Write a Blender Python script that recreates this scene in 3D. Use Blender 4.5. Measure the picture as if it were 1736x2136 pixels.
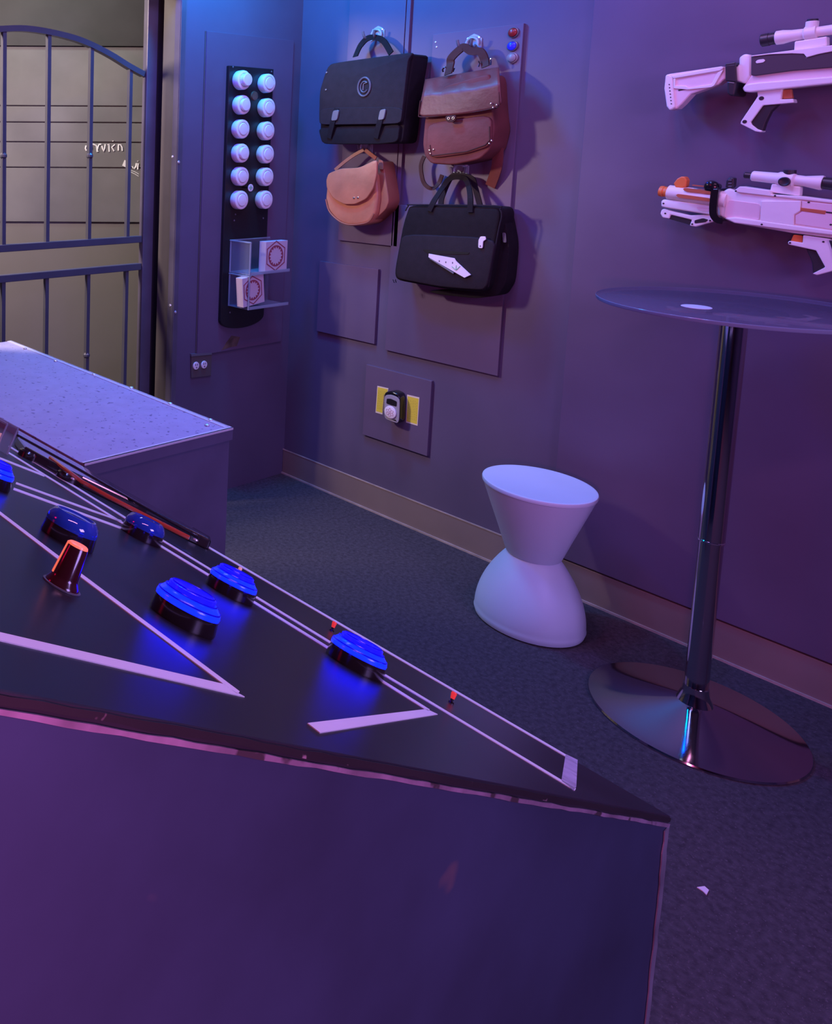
import bpy, bmesh, math, random
import numpy as np
from mathutils import Vector, Matrix

for o in list(bpy.data.objects): bpy.data.objects.remove(o)
scn = bpy.context.scene
COL = scn.collection
random.seed(7)
pi = math.pi

# ------------------------------------------------------------------ camera
W, H = 1736, 2136
F, CX, CY = 1676.63, 24.52, 496.66          # focal length and optical centre in pixels
RI = np.array([0.8551, -0.5185, 0.0054]); UP = np.array([0.0513, 0.0950, 0.9942]); FW = np.array([0.5160, 0.8498, -0.1078])
FW /= np.linalg.norm(FW); RI -= FW * RI.dot(FW); RI /= np.linalg.norm(RI); UP = np.cross(RI, FW)
EYE = np.array([0, 0, 1.5])
cam = bpy.data.cameras.new('camera'); co = bpy.data.objects.new('camera', cam); COL.objects.link(co)
cam.sensor_fit = 'VERTICAL'; cam.sensor_height = 24; cam.sensor_width = 24 * W / H
cam.lens = F * 24 / H
cam.shift_x = (W / 2 - CX) / H; cam.shift_y = -(H / 2 - CY) / H
cam.clip_start = 0.02
co.matrix_world = Matrix(((RI[0], UP[0], -FW[0], EYE[0]), (RI[1], UP[1], -FW[1], EYE[1]), (RI[2], UP[2], -FW[2], EYE[2]), (0, 0, 0, 1)))
scn.camera = co

# ------------------------------------------------------------------ light
scn.view_settings.view_transform = 'Standard'; scn.view_settings.look = 'None'
scn.view_settings.gamma = 1; scn.view_settings.use_curve_mapping = False
scn.view_settings.exposure = 0.12
world = bpy.data.worlds.new('world'); scn.world = world; world.use_nodes = True
world.node_tree.nodes['Background'].inputs[0].default_value = (0.25, 0.14, 0.45, 1)
world.node_tree.nodes['Background'].inputs[1].default_value = 0.02

def area(name, loc, target, sx, sy, color, power, spread=pi):
    l = bpy.data.lights.new(name, 'AREA'); l.shape = 'RECTANGLE'; l.size = sx; l.size_y = sy
    l.color = color; l.energy = power; l.spread = spread
    o = bpy.data.objects.new(name, l); COL.objects.link(o); o.location = loc
    o.rotation_euler = (Vector(target) - Vector(loc)).to_track_quat('-Z', 'Y').to_euler()
    return o
area('blue_led_lamp', (1.95, 2.28, 2.42), (2.6, 1.5, 1.3), 0.25, 0.15, (0.000, 0.067, 1.000), 12.0)
area('blue_led_lamp', (2.35, 2.15, 2.52), (2.6, 2.3, 1.2), 0.25, 0.10, (0.000, 0.379, 1.000), 19.0)
area('violet_led_strip', (1.6, 1.5, 2.57), (1.6, 1.5, 0), 1.0, 0.10, (0.231, 0.269, 1.000), 10.4)
area('pink_console_fill', (0.6, 0.1, 2.57), (0.9, 0.4, 0), 1.0, 0.10, (1.000, 0.364, 0.788), 6.6)  # unseen lamp added to brighten the white stripes on the console
area('magenta_led_lamp', (-0.35, -0.15, 1.30), (0.15, 0.3, 1.0), 0.2, 0.2, (1.000, 0.167, 0.545), 15.2)
area('violet_rear_fill', (1.2, -1.8, 1.9), (1.8, 1.0, 1.0), 1.0, 0.8, (0.503, 0.308, 1.000), 39.0)  # unseen soft fill added behind the camera
area('red_led_panel', (-0.8, 2.0, 2.45), (2.9, 1.0, 1.2), 0.4, 0.4, (1.000, 0.000, 0.091), 4.4)
area('table_led_blue', (2.3, 1.22, 2.57), (2.3, 1.22, 0), 0.5, 0.04, (0.208, 0.333, 1.000), 4.8)
area('table_led_red', (2.3, 1.10, 2.57), (2.3, 1.10, 0), 0.5, 0.10, (1.000, 0.050, 0.100), 4.0)
area('table_led_blue', (2.3, 0.98, 2.57), (2.3, 0.98, 0), 0.5, 0.04, (0.208, 0.333, 1.000), 4.8)
area('corridor_lamp', (0.5, 3.0, 2.30), (2.2, 2.6, 0.9), 0.25, 0.25, (1.0, 0.80, 0.74), 60)
area('corridor_lamp', (1.9, 2.85, 2.57), (2.2, 3.3, 0.8), 0.5, 0.2, (0.800, 1.000, 0.920), 5.0)

# ------------------------------------------------------------------ pixel rays onto real planes
XW, YW, ZC = 2.99, 2.45, 2.6                # right wall, left wall, ceiling
def ray(x, y): return FW + (x - CX) / F * RI - (y - CY) / F * UP
def onx(p, X=XW): d = ray(*p); return Vector(EYE + d * (X / d[0]))
def ony(p, Y=YW): d = ray(*p); return Vector(EYE + d * (Y / d[1]))
def onz(p, z=0): d = ray(*p); return Vector(EYE + d * ((z - 1.5) / d[2]))
def onp(p, p0, n): d = ray(*p); return Vector(EYE + d * (np.dot(np.array(p0) - EYE, np.array(n)) / np.dot(d, np.array(n))))
def crop(ox, oy, s): return lambda *pts: [(ox + a / s, oy + b / s) for a, b in pts]

# ------------------------------------------------------------------ materials
MATS = {}
def mat(name, color, rough=0.5, metal=0.0, var=0.0, scale=8.0, bump=0.0, bscale=200.0, spec=0.5, emit=None, power=0, trans=0.0, speck=None, coat=0.0):
    m = bpy.data.materials.new(name); m.use_nodes = True; nt = m.node_tree; b = nt.nodes['Principled BSDF']
    b.inputs['Base Color'].default_value = (*color, 1); b.inputs['Roughness'].default_value = rough
    b.inputs['Metallic'].default_value = metal; b.inputs['Specular IOR Level'].default_value = spec
    b.inputs['Coat Weight'].default_value = coat
    tc = nt.nodes.new('ShaderNodeTexCoord')
    if var:
        n = nt.nodes.new('ShaderNodeTexNoise'); n.inputs['Scale'].default_value = scale; n.inputs['Detail'].default_value = 6
        nt.links.new(tc.outputs['Object'], n.inputs['Vector'])
        r = nt.nodes.new('ShaderNodeValToRGB')
        r.color_ramp.elements[0].position = 0.3; r.color_ramp.elements[1].position = 0.7
        r.color_ramp.elements[0].color = (*[c * (1 - var) for c in color], 1)
        r.color_ramp.elements[1].color = (*[min(1, c * (1 + var)) for c in color], 1)
        nt.links.new(n.outputs['Fac'], r.inputs['Fac']); src = r.outputs['Color']
        if speck:
            n2 = nt.nodes.new('ShaderNodeTexNoise'); n2.inputs['Scale'].default_value = speck[1]; n2.inputs['Detail'].default_value = 3
            nt.links.new(tc.outputs['Object'], n2.inputs['Vector'])
            r2 = nt.nodes.new('ShaderNodeValToRGB'); r2.color_ramp.elements[0].position = speck[2]; r2.color_ramp.elements[1].position = speck[2] + 0.04
            nt.links.new(n2.outputs['Fac'], r2.inputs['Fac'])
            mx = nt.nodes.new('ShaderNodeMix'); mx.data_type = 'RGBA'
            nt.links.new(r2.outputs['Color'], mx.inputs['Factor']); nt.links.new(src, mx.inputs['A'])
            mx.inputs['B'].default_value = (*speck[0], 1); src = mx.outputs['Result']
        nt.links.new(src, b.inputs['Base Color'])
    if bump:
        n = nt.nodes.new('ShaderNodeTexNoise'); n.inputs['Scale'].default_value = bscale; n.inputs['Detail'].default_value = 4
        nt.links.new(tc.outputs['Object'], n.inputs['Vector'])
        bp = nt.nodes.new('ShaderNodeBump'); bp.inputs['Strength'].default_value = bump; bp.inputs['Distance'].default_value = 0.004
        nt.links.new(n.outputs['Fac'], bp.inputs['Height']); nt.links.new(bp.outputs['Normal'], b.inputs['Normal'])
    if emit:
        b.inputs['Emission Color'].default_value = (*emit, 1); b.inputs['Emission Strength'].default_value = power
    if trans:
        out = nt.nodes['Material Output']; t = nt.nodes.new('ShaderNodeBsdfTransparent'); t.inputs[0].default_value = (*[min(1, c * 0.3 + 0.7) for c in color], 1)
        mx = nt.nodes.new('ShaderNodeMixShader'); mx.inputs[0].default_value = trans
        nt.links.new(b.outputs[0], mx.inputs[1]); nt.links.new(t.outputs[0], mx.inputs[2]); nt.links.new(mx.outputs[0], out.inputs[0])
    MATS[name] = m; return m
M_wall = mat('painted_wall', (0.116, 0.090, 0.150), 0.55, var=0.10, scale=3, bump=0.05, bscale=90)
M_board = mat('painted_board', (0.128, 0.090, 0.150), 0.5, var=0.08, scale=4, bump=0.04, bscale=120)
M_shade_outlet = mat('edge_shade_and_outlet_plate', (0.10, 0.08, 0.08), 0.6)  # painted shade beside the left board; also the outlet plate
M_base = mat('vinyl_baseboard', (0.24, 0.18, 0.16), 0.5, var=0.08, scale=5)
M_base_lip = mat('baseboard_lip', (0.45, 0.36, 0.32), 0.5, var=0.2, scale=20)
M_carpet = mat('dark_carpet', (0.074, 0.064, 0.074), 0.95, var=0.28, scale=75, bump=0.5, bscale=420, spec=0.1, speck=((0.12, 0.10, 0.115), 180, 0.62))
M_ceil = mat('dark_ceiling', (0.05, 0.05, 0.055), 0.8, var=0.1)
M_corr = mat('corridor_paint', (0.185, 0.172, 0.150), 0.6, var=0.06, scale=3)
M_reveal = mat('tan_reveal_paint', (0.09, 0.08, 0.068), 0.6, var=0.08)
M_corr_dark = mat('corridor_dark_paint', (0.045, 0.042, 0.043), 0.7, var=0.1)
M_plank = mat('grey_planks', (0.165, 0.160, 0.158), 0.6, var=0.25, scale=2.5)
M_chalk = mat('white_chalk', (0.85, 0.84, 0.82), 0.8)
M_steel_paint = mat('painted_steel', (0.07, 0.07, 0.09), 0.35, var=0.1, spec=0.5)
M_post = mat('painted_post', (0.10, 0.09, 0.12), 0.35, var=0.2, scale=6)
M_strip = mat('dark_maroon_strip', (0.022, 0.014, 0.016), 0.6)
M_black = mat('black_panel', (0.012, 0.011, 0.013), 0.4, var=0.2)
M_knobw = mat('white_plastic', (0.92, 0.88, 0.90), 0.4)
M_groove = mat('dark_groove', (0.10, 0.09, 0.12), 0.6)
M_acr = mat('clear_acrylic', (0.6, 0.65, 0.8), 0.08, trans=0.90, spec=0.8)
M_acr_edge = mat('acrylic_edge', (0.45, 0.50, 0.60), 0.25, trans=0.5)
M_card = mat('white_card', (0.62, 0.52, 0.58), 0.6, var=0.04)
M_emblem = mat('red_brown_ink', (0.30, 0.06, 0.09), 0.6)
M_screw = mat('bright_screw', (0.85, 0.85, 0.88), 0.3, metal=0.6)
M_brassw = mat('weathered_plate', (0.12, 0.08, 0.06), 0.6, var=0.4, scale=30)
M_plate = mat('pale_metal_plate', (0.45, 0.50, 0.62), 0.45, metal=0.3)
M_hook = mat('satin_metal', (0.36, 0.42, 0.46), 0.5, metal=0.25)
M_chrome = mat('chrome', (0.82, 0.82, 0.84), 0.06, metal=1.0)
M_chrome_dark = mat('dark_chrome', (0.55, 0.53, 0.55), 0.08, metal=1.0)
M_nylon = mat('black_nylon', (0.012, 0.0085, 0.011), 0.8, var=0.15, scale=40, bump=0.25, bscale=500, spec=0.2)
M_nylon2 = mat('grey_black_nylon', (0.018, 0.012, 0.017), 0.75, var=0.15, scale=40, bump=0.25, bscale=500, spec=0.25)
M_leather = mat('brown_leather', (0.155, 0.044, 0.038), 0.6, var=0.25, scale=7, bump=0.25, bscale=60, spec=0.22)
M_leather_sh = mat('shiny_brown_leather', (0.155, 0.044, 0.038), 0.46, var=0.25, scale=7, bump=0.25, bscale=60, spec=0.4)
M_leather2 = mat('dark_brown_leather', (0.070, 0.023, 0.018), 0.6, var=0.25, scale=9, bump=0.25, bscale=60, spec=0.2)
M_tan = mat('tan_leather', (0.52, 0.20, 0.10), 0.40, var=0.22, scale=8, bump=0.2, bscale=50)
M_tan2 = mat('dark_tan_leather', (0.33, 0.11, 0.06), 0.45, var=0.2, scale=8)
M_rivet = mat('rivet_metal', (0.8, 0.78, 0.78), 0.2, metal=1.0)
M_grey_pl = mat('grey_plastic', (0.13, 0.13, 0.15), 0.4)
M_badge = mat('badge_grey', (0.10, 0.09, 0.11), 0.5)
M_paper = mat('paper', (0.85, 0.76, 0.80), 0.7, var=0.05)
M_ink = mat('dark_ink', (0.15, 0.13, 0.16), 0.7)
M_green = mat('green_print', (0.25, 0.55, 0.35), 0.6)
M_gunw = mat('white_toy_plastic', (0.95, 0.86, 0.80), 0.45, var=0.04, scale=12)
M_gunw2 = mat('pink_white_toy_plastic', (0.90, 0.66, 0.66), 0.5, var=0.05)
M_gunb = mat('black_toy_plastic', (0.03, 0.026, 0.03), 0.4)
M_gunp = mat('dark_toy_panel', (0.075, 0.055, 0.065), 0.45)
M_orange = mat('orange_plastic', (0.90, 0.22, 0.05), 0.4)
M_orange_d = mat('dull_orange_plastic', (0.55, 0.15, 0.06), 0.5)
M_blackgl = mat('black_gloss_plastic', (0.01, 0.01, 0.012), 0.18)
M_yellow = mat('yellow_sticker', (0.80, 0.66, 0.06), 0.55)
M_yellow_p = mat('sticker_print', (0.52, 0.42, 0.05), 0.6)
M_sticker_e = mat('sticker_border', (0.85, 0.72, 0.55), 0.6)
M_lockgrey = mat('lock_face_grey', (0.36, 0.34, 0.38), 0.4)
M_pinkink = mat('pink_ink', (0.50, 0.25, 0.32), 0.6)
M_stool = mat('white_polyethylene', (0.70, 0.80, 0.90), 0.45, var=0.02)
M_glass = mat('smoked_glass', (0.40, 0.33, 0.48), 0.05, trans=0.74, spec=0.8)
M_glass_edge = mat('glass_edge', (0.30, 0.36, 0.50), 0.15, trans=0.35)
M_con = mat('black_console_top', (0.016, 0.016, 0.022), 0.34, var=0.3, scale=5, spec=0.5)
M_conp = mat('dark_console_panel', (0.020, 0.036, 0.074), 0.55, var=0.35, scale=4, speck=((0.07, 0.065, 0.085), 9, 0.66))
M_worn = mat('worn_edge', (0.16, 0.135, 0.19), 0.65, var=0.4, scale=30, speck=((0.03, 0.025, 0.03), 25, 0.58))
M_blackedge = mat('chipped_black_edge', (0.012, 0.012, 0.014), 0.5, var=0.3, speck=((0.20, 0.17, 0.2), 40, 0.66))
M_stripe = mat('white_paint_stripe', (0.95, 0.90, 0.92), 0.5, var=0.04)
M_stripe2 = mat('scuffed_white_stripe', (0.50, 0.44, 0.56), 0.55, var=0.25, scale=60)
M_blue_on = mat('lit_blue_lens', (0.0, 0.005, 0.10), 0.2, emit=(0.0008, 0.0036, 1.0), power=9.5)
M_blue_in = mat('lit_blue_lens_top', (0.0, 0.0, 0.10), 0.2, emit=(0.0014, 0.0009, 0.9), power=8.0)
M_blue_rim = mat('lit_blue_lens_rim', (0.0, 0.0, 0.05), 0.2, emit=(0.004, 0.001, 0.5), power=0.9)
M_blue_off = mat('blue_lens', (0.02, 0.06, 0.42), 0.06, spec=0.8, coat=0.6)
M_ring = mat('black_button_ring', (0.018, 0.010, 0.012), 0.16, coat=0.5)
M_knob_on = mat('lit_orange_knob', (0.9, 0.35, 0.18), 0.3, emit=(1.0, 0.16, 0.07), power=0.75)
M_knob_dark = mat('dark_red_knob', (0.05, 0.008, 0.012), 0.18, coat=0.5)
M_led_r = mat('red_led', (0.6, 0.02, 0.03), 0.2, emit=(1, 0.05, 0.05), power=0.5)
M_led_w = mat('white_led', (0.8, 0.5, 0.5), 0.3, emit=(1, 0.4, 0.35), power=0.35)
M_smoke = mat('smoked_acrylic', (0.03, 0.025, 0.03), 0.1, spec=0.8, coat=0.5)
M_red_gleam = mat('red_gleam_glow', (0.42, 0.05, 0.03), 0.2, coat=0.6, emit=(1, 0.08, 0.03), power=0.05)
M_metaltop = mat('brushed_metal_laminate', (0.50, 0.46, 0.64), 0.42, var=0.06, scale=30, speck=((0.22, 0.19, 0.34), 75, 0.635))
M_metaltrim = mat('aluminium_trim', (0.78, 0.78, 0.84), 0.4, metal=0.1)
M_counter = mat('dark_grey_counter', (0.125, 0.12, 0.20), 0.5, var=0.15, scale=6)
M_red_btn = mat('red_lens', (0.30, 0.02, 0.02), 0.3)
M_blue_btn = mat('blue_wall_lens', (0.02, 0.02, 0.55), 0.3, emit=(0.02, 0.02, 1), power=0.35)
M_grey_btn = mat('grey_lens', (0.26, 0.22, 0.24), 0.4)

# ------------------------------------------------------------------ mesh helpers
WM = {}
def newbm(): return bmesh.new()
def frame(axis):
    z = Vector(axis).normalized(); a = Vector((0, 0, 1)) if abs(z.z) < 0.9 else Vector((1, 0, 0))
    x = a.cross(z).normalized(); return x, z.cross(x), z
def add_box(bm, lo, hi):
    vs = [bm.verts.new((x, y, z)) for x in (lo[0], hi[0]) for y in (lo[1], hi[1]) for z in (lo[2], hi[2])]
    for f in ((0, 1, 3, 2), (4, 6, 7, 5), (0, 4, 5, 1), (2, 3, 7, 6), (0, 2, 6, 4), (1, 5, 7, 3)): bm.faces.new([vs[i] for i in f])
    return bm
def add_prism(bm, pts, ext):
    ext = Vector(ext); n = len(pts); a = [bm.verts.new(Vector(p)) for p in pts]; b = [bm.verts.new(Vector(p) + ext) for p in pts]
    bm.faces.new(a); bm.faces.new(b[::-1])
    for i in range(n): bm.faces.new((a[i], a[(i + 1) % n], b[(i + 1) % n], b[i]))
    bmesh.ops.recalc_face_normals(bm, faces=bm.faces); return bm
def add_lathe(bm, org, axis, prof, seg=48, ref=None):
    # prof: (distance along axis, radius)
    x, y, z = frame(axis); org = Vector(org); rings = []
    for t, r in prof:
        if r < 1e-6: rings.append([bm.verts.new(org + z * t)])
        else: rings.append([bm.verts.new(org + z * t + (x * math.cos(2 * pi * k / seg) + y * math.sin(2 * pi * k / seg)) * r) for k in range(seg)])
    for a, b in zip(rings, rings[1:]):
        for k in range(seg):
            k2 = (k + 1) % seg
            if len(a) == 1 and len(b) == 1: break
            if len(a) == 1: bm.faces.new((a[0], b[k], b[k2]))
            elif len(b) == 1: bm.faces.new((a[k], a[k2], b[0]))
            else: bm.faces.new((a[k], a[k2], b[k2], b[k]))
    for r in (rings[0], rings[-1]):
        if len(r) > 1: bm.faces.new(r)
    bmesh.ops.recalc_face_normals(bm, faces=bm.faces); return bm
def add_cyl(bm, p, q, r, r2=None, seg=24):
    d = Vector(q) - Vector(p); return add_lathe(bm, p, d, [(0, r), (d.length, r if r2 is None else r2)], seg)
def add_tube(bm, pts, r, seg=10, closed=False):
    pts = [Vector(p) for p in pts]; rings = []; n = len(pts); prev = None
    for i, p in enumerate(pts):
        if closed: t = pts[(i + 1) % n] - pts[i - 1]
        else: t = pts[min(i + 1, n - 1)] - pts[max(i - 1, 0)]
        if t.length < 1e-9: t = Vector((0, 0, 1))
        t.normalize()
        if prev is None: x, y, _ = frame(t)
        else: x = (prev - t * prev.dot(t)).normalized(); y = t.cross(x)
        prev = x
        rings.append([bm.verts.new(p + (x * math.cos(2 * pi * k / seg) + y * math.sin(2 * pi * k / seg)) * r) for k in range(seg)])
    for i in range(n if closed else n - 1):
        a, b = rings[i], rings[(i + 1) % n]
        for k in range(seg): bm.faces.new((a[k], a[(k + 1) % seg], b[(k + 1) % seg], b[k]))
    if not closed: bm.faces.new(rings[0]); bm.faces.new(rings[-1])
    bmesh.ops.recalc_face_normals(bm, faces=bm.faces); return bm
def add_ribbon(bm, pts, side, w, th):
    # flat strap of width w (along side, squared to the path) and thickness th
    pts = [Vector(p) for p in pts]; n = len(pts); rings = []; out = Vector(side).normalized()
    for i, p in enumerate(pts):
        t = (pts[min(i + 1, n - 1)] - pts[max(i - 1, 0)]).normalized()
        s = t.cross(out); s = s.normalized() if s.length > 1e-5 else Vector((0, 1, 0)); nn = out
        rings.append([bm.verts.new(p + s * (w / 2 * a) + nn * (th / 2 * b)) for a, b in ((-1, -1), (1, -1), (1, 1), (-1, 1))])
    for a, b in zip(rings, rings[1:]):
        for k in range(4): bm.faces.new((a[k], a[(k + 1) % 4], b[(k + 1) % 4], b[k]))
    bm.faces.new(rings[0]); bm.faces.new(rings[-1]); bmesh.ops.recalc_face_normals(bm, faces=bm.faces); return bm
def smooth_path(pts, n=6):
    pts = [Vector(p) for p in pts]; out = []
    for i in range(len(pts) - 1):
        p0, p1, p2, p3 = pts[max(i - 1, 0)], pts[i], pts[i + 1], pts[min(i + 2, len(pts) - 1)]
        for k in range(n):
            t = k / n; out.append(0.5 * ((2 * p1) + (p2 - p0) * t + (2 * p0 - 5 * p1 + 4 * p2 - p3) * t * t + (3 * p1 - p0 - 3 * p2 + p3) * t ** 3))
    out.append(pts[-1]); return out
def round_poly(pts, n=3, k=0.28):
    pts = [Vector(p) for p in pts]; out = []; m = len(pts)
    for i in range(m):
        p, a, b = pts[i], pts[i - 1], pts[(i + 1) % m]
        s = p + (a - p) * k; e = p + (b - p) * k
        for j in range(n + 1):
            t = j / n; out.append(s * (1 - t) ** 2 + p * 2 * t * (1 - t) + e * t * t)
    return out
def link(name, bm, m, parent=None, bevel=0, seg=2, smooth=False, label=None, kind=None):
    inv = WM[parent.name].inverted() if parent else Matrix.Identity(4)
    bm.transform(inv); me = bpy.data.meshes.new(name); bm.to_mesh(me); bm.free()
    o = bpy.data.objects.new(name, me); COL.objects.link(o); o.data.materials.append(m)
    if parent: o.parent = parent
    WM[o.name] = WM[parent.name] if parent else Matrix.Identity(4)
    if smooth:
        for p in me.polygons: p.use_smooth = True
        md = o.modifiers.new('edge_split', 'EDGE_SPLIT'); md.split_angle = math.radians(38)
    if bevel:
        md = o.modifiers.new('bevel', 'BEVEL'); md.width = bevel; md.segments = seg; md.limit_method = 'ANGLE'; md.angle_limit = math.radians(35); md.harden_normals = False
        if seg > 2:
            for p in me.polygons: p.use_smooth = True
    if label: o['label'] = label
    if kind: o['kind'] = kind
    return o
def thing(name, loc, label, cat, group=None):
    o = bpy.data.objects.new(name, None); COL.objects.link(o); o.location = loc; o.empty_display_size = 0.05
    o['label'] = label; o['category'] = cat
    if group: o['group'] = group
    WM[o.name] = Matrix.Translation(Vector(loc)); return o
def tag(o, label, cat, group=None):
    o['label'] = label; o['category'] = cat
    if group: o['group'] = group
    return o
def copy_thing(root, loc, label):
    c = root.copy(); COL.objects.link(c); c.location = loc; c['label'] = label; WM[c.name] = Matrix.Translation(Vector(loc))
    for ch in root.children:
        d = ch.copy(); COL.objects.link(d); d.parent = c; WM[d.name] = WM[c.name]
        for g in ch.children:
            e = g.copy(); COL.objects.link(e); e.parent = d; WM[e.name] = WM[c.name]
    return c
def struct(name, bm, m, **k): return link(name, bm, m, kind='structure', **k)
NX = Vector((-1, 0, 0)); NY = Vector((0, -1, 0))      # out of the right wall, out of the left wall

# ================================================================== the setting
XJ = ony((357, 835))[0]                     # right jamb of the gateway
WT = 0.10                                   # thickness of the left wall
struct('floor', add_box(newbm(), (-2.2, -2.0, -0.05), (3.6, 4.6, 0)), M_carpet)
struct('ceiling', add_box(newbm(), (-2.2, -2.0, ZC), (3.6, 4.6, ZC + 0.1)), M_ceil)
struct('wall_right', add_box(newbm(), (XW, -2.0, 0), (XW + 0.12, YW + WT, ZC)), M_wall)
wl = struct('wall_left', add_box(newbm(), (XJ, YW, 0), (XW, YW + WT, ZC)), M_wall)
link('reveal', add_box(newbm(), (XJ - 0.003, YW + 0.003, 0), (XJ, YW + WT, ZC)), M_reveal, wl, label='tan painted door reveal')
XO = XJ - 1.15
bm = add_box(newbm(), (-2.2, YW, 0), (XO, YW + WT, ZC)); add_box(bm, (XO, YW, 2.135), (XJ, YW + WT, ZC))
struct('wall_left_beyond_gate', bm, M_wall)
struct('wall_back', add_box(newbm(), (-2.2, -2.1, 0), (3.1, -2.0, ZC)), M_wall)
struct('wall_far', add_box(newbm(), (-2.3, -2.0, 0), (-2.2, YW + WT, ZC)), M_wall)
# raised sheet covering the right part of the right wall, above the baseboard
YP = onx((1205, 480))[1]
struct('trim_1', add_box(newbm(), (XW - 0.016, -2.0, 0.125), (XW, YP, ZC)), M_board, bevel=0.002)
# baseboards with a light lip at top and foot
bm = add_box(newbm(), (XW - 0.008, -2.0, 0), (XW, YW, 0.118))
bb = struct('baseboard_right', bm, M_base, bevel=0.003)
bm = add_box(newbm(), (XW - 0.013, -2.0, 0), (XW - 0.008, YW, 0.007)); link('floor_lip', bm, M_base_lip, bb)
bm = add_box(newbm(), (XW - 0.0095, YP, 0.1145), (XW - 0.006, YW, 0.119)); link('top_lip', bm, M_base_lip, bb)
# metal corner bead on the jamb
bm = add_box(newbm(), (XJ - 0.004, YW - 0.004, 0), (XJ + 0.02, YW, ZC)); add_box(bm, (XJ - 0.006, YW, 0), (XJ - 0.003, YW + 0.03, ZC))
tr = struct('trim_2', bm, M_post)
for p in ((373, 338), (366, 651)): link('bead_screw', add_lathe(newbm(), ony(p, YW - 0.004), NY, [(0, 0.006), (0.002, 0.005), (0.003, 0)], 12), M_screw, tr)
for p in ((360, 327), (355, 637)):
    q = onp(p, (XJ - 0.006, 0, 0), (1, 0, 0)); link('bead_screw', add_lathe(newbm(), q, NX, [(0, 0.006), (0.002, 0.005), (0.003, 0)], 12), M_screw, tr)

# corridor behind the gate
CP = EYE + ray(150, 300) * 4.0; CN = np.array([-0.5185, -0.8551, 0]); CD = np.array([0.8551, -0.5185, 0])
def cwall(p, off=0.0): return onp(p, CP + CN * off, CN)
def cpt(s, z, off=0.0): q = CP + CD * s + CN * off; return Vector((q[0], q[1], z))
bm = add_prism(newbm(), [cpt(-2.6, 0), cpt(0.85, 0), cpt(0.85, ZC), cpt(-2.6, ZC)], -CN * 0.1)
wc = struct('wall_corridor', bm, M_corr)
zt = cwall((150, 97))[2]; zb = cwall((150, 464))[2]
zs = [zt] + [cwall((150, y))[2] for y in (222, 256, 297, 350)] + [zb]
for a, b in zip(zs, zs[1:]):
    link('wall_plank', add_prism(newbm(), [cpt(-2.6, b + 0.004), cpt(0.84, b + 0.004), cpt(0.84, a - 0.002), cpt(-2.6, a - 0.002)], CN * 0.012), M_plank, wc, bevel=0.002)
link('upper_panel', add_prism(newbm(), [cpt(-2.6, zt), cpt(0.84, zt), cpt(0.84, ZC), cpt(-2.6, ZC)], CN * 0.03), M_corr_dark, wc)
wr = crop(150, 270, 10.85)
bm = newbm()
for st in ([(325, 365), (308, 430), (330, 480)], [(438, 370), (450, 425), (436, 470)], [(440, 330), (505, 345), (555, 365), (570, 430), (578, 505), (600, 495)],
           [(575, 480), (595, 390), (620, 340), (665, 340)], [(680, 370), (700, 440), (722, 498), (745, 430), (758, 335)], [(808, 352), (842, 338), (845, 420), (848, 505)],
           [(975, 345), (905, 405), (955, 490)], [(930, 255), (934, 270)], [(1055, 480), (1055, 400), (1058, 345), (1105, 350), (1140, 410), (1145, 485)],
           [(1465, 765), (1455, 830), (1420, 885), (1385, 870), (1368, 835)], [(1505, 770), (1495, 830), (1492, 905)], [(1494, 712), (1496, 722)]):
    add_tube(bm, [cwall(p, 0.013) for p in wr(*st)], 0.0042 if st[0][0] > 1300 else 0.004, 6)
for st in ([(1318, 925), (1420, 955), (1515, 1010)], [(1318, 960), (1420, 1005), (1510, 1062)]): add_tube(bm, [cwall(p, 0.012) for p in wr(*st)], 0.0018, 6)
add_prism(bm, [cwall(p, 0.0125) for p in wr((1192, 690), (1215, 700), (1215, 855), (1138, 820))], CN * 0.002)
link('chalk_writing', bm, M_chalk, wc, label='white hand-drawn writing on the planks')
struct('wall_corridor_left', add_box(newbm(), (-2.3, YW + WT, 0), (-2.2, 4.6, ZC)), M_corr)

# ================================================================== gate
YG = 2.60
def gx(px): return ony((px, 330), YG)[0]
g = thing('metal_gate', (gx(150), YG, 0), 'dark metal gate with vertical bars under an arched top rail, in the open doorway', 'gate')
arch = [(-420, 200), (-300, 140), (-180, 92), (-60, 66), (0, 61), (50, 60), (100, 67), (150, 79), (187, 93), (230, 115), (267, 138), (298, 155)]
ap = [ony(p, YG) for p in arch]
bm = add_ribbon(newbm(), smooth_path(ap, 4), (0, -1, 0), 0.022, 0.026); link('arch_rail', bm, M_steel_paint, g)
def archz(x):
    for a, b in zip(ap, ap[1:]):
        if a[0] <= x <= b[0]: return a[2] + (b[2] - a[2]) * (x - a[0]) / (b[0] - a[0])
    return ap[0][2]
r1 = [ony(p, YG)[2] for p in ((150, 508), (150, 568))]
x0, x1 = gx(-420), ony((301, 400), YG - 0.02)[0] - 0.001
for z in r1: link('cross_rail', add_box(newbm(), (x0, YG - 0.014, z - 0.014), (x1, YG + 0.014, z + 0.014)), M_steel_paint, g, bevel=0.002)
for px in (-276, -182, -88, 7, 99, 187, 268):
    x = gx(px); bm = newbm()
    add_box(bm, (x - 0.008, YG - 0.008, r1[0] + 0.014), (x + 0.008, YG + 0.008, archz(x)))
    add_box(bm, (x - 0.008, YG - 0.008, 0.05), (x + 0.008, YG + 0.008, r1[1] - 0.014))
    if px in (7, 187):
        for q in ((px, 325), (px, 740)): add_lathe(bm, (x, YG, ony(q, YG)[2] - 0.012), (0, 0, 1), [(0, 0.008), (0.008, 0.014), (0.016, 0.014), (0.024, 0.008)], 12)
    link('bar', bm, M_steel_paint, g)
link('bottom_rail', add_box(newbm(), (x0, YG - 0.014, 0.03), (x1, YG + 0.014, 0.06)), M_steel_paint, g)
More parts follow.
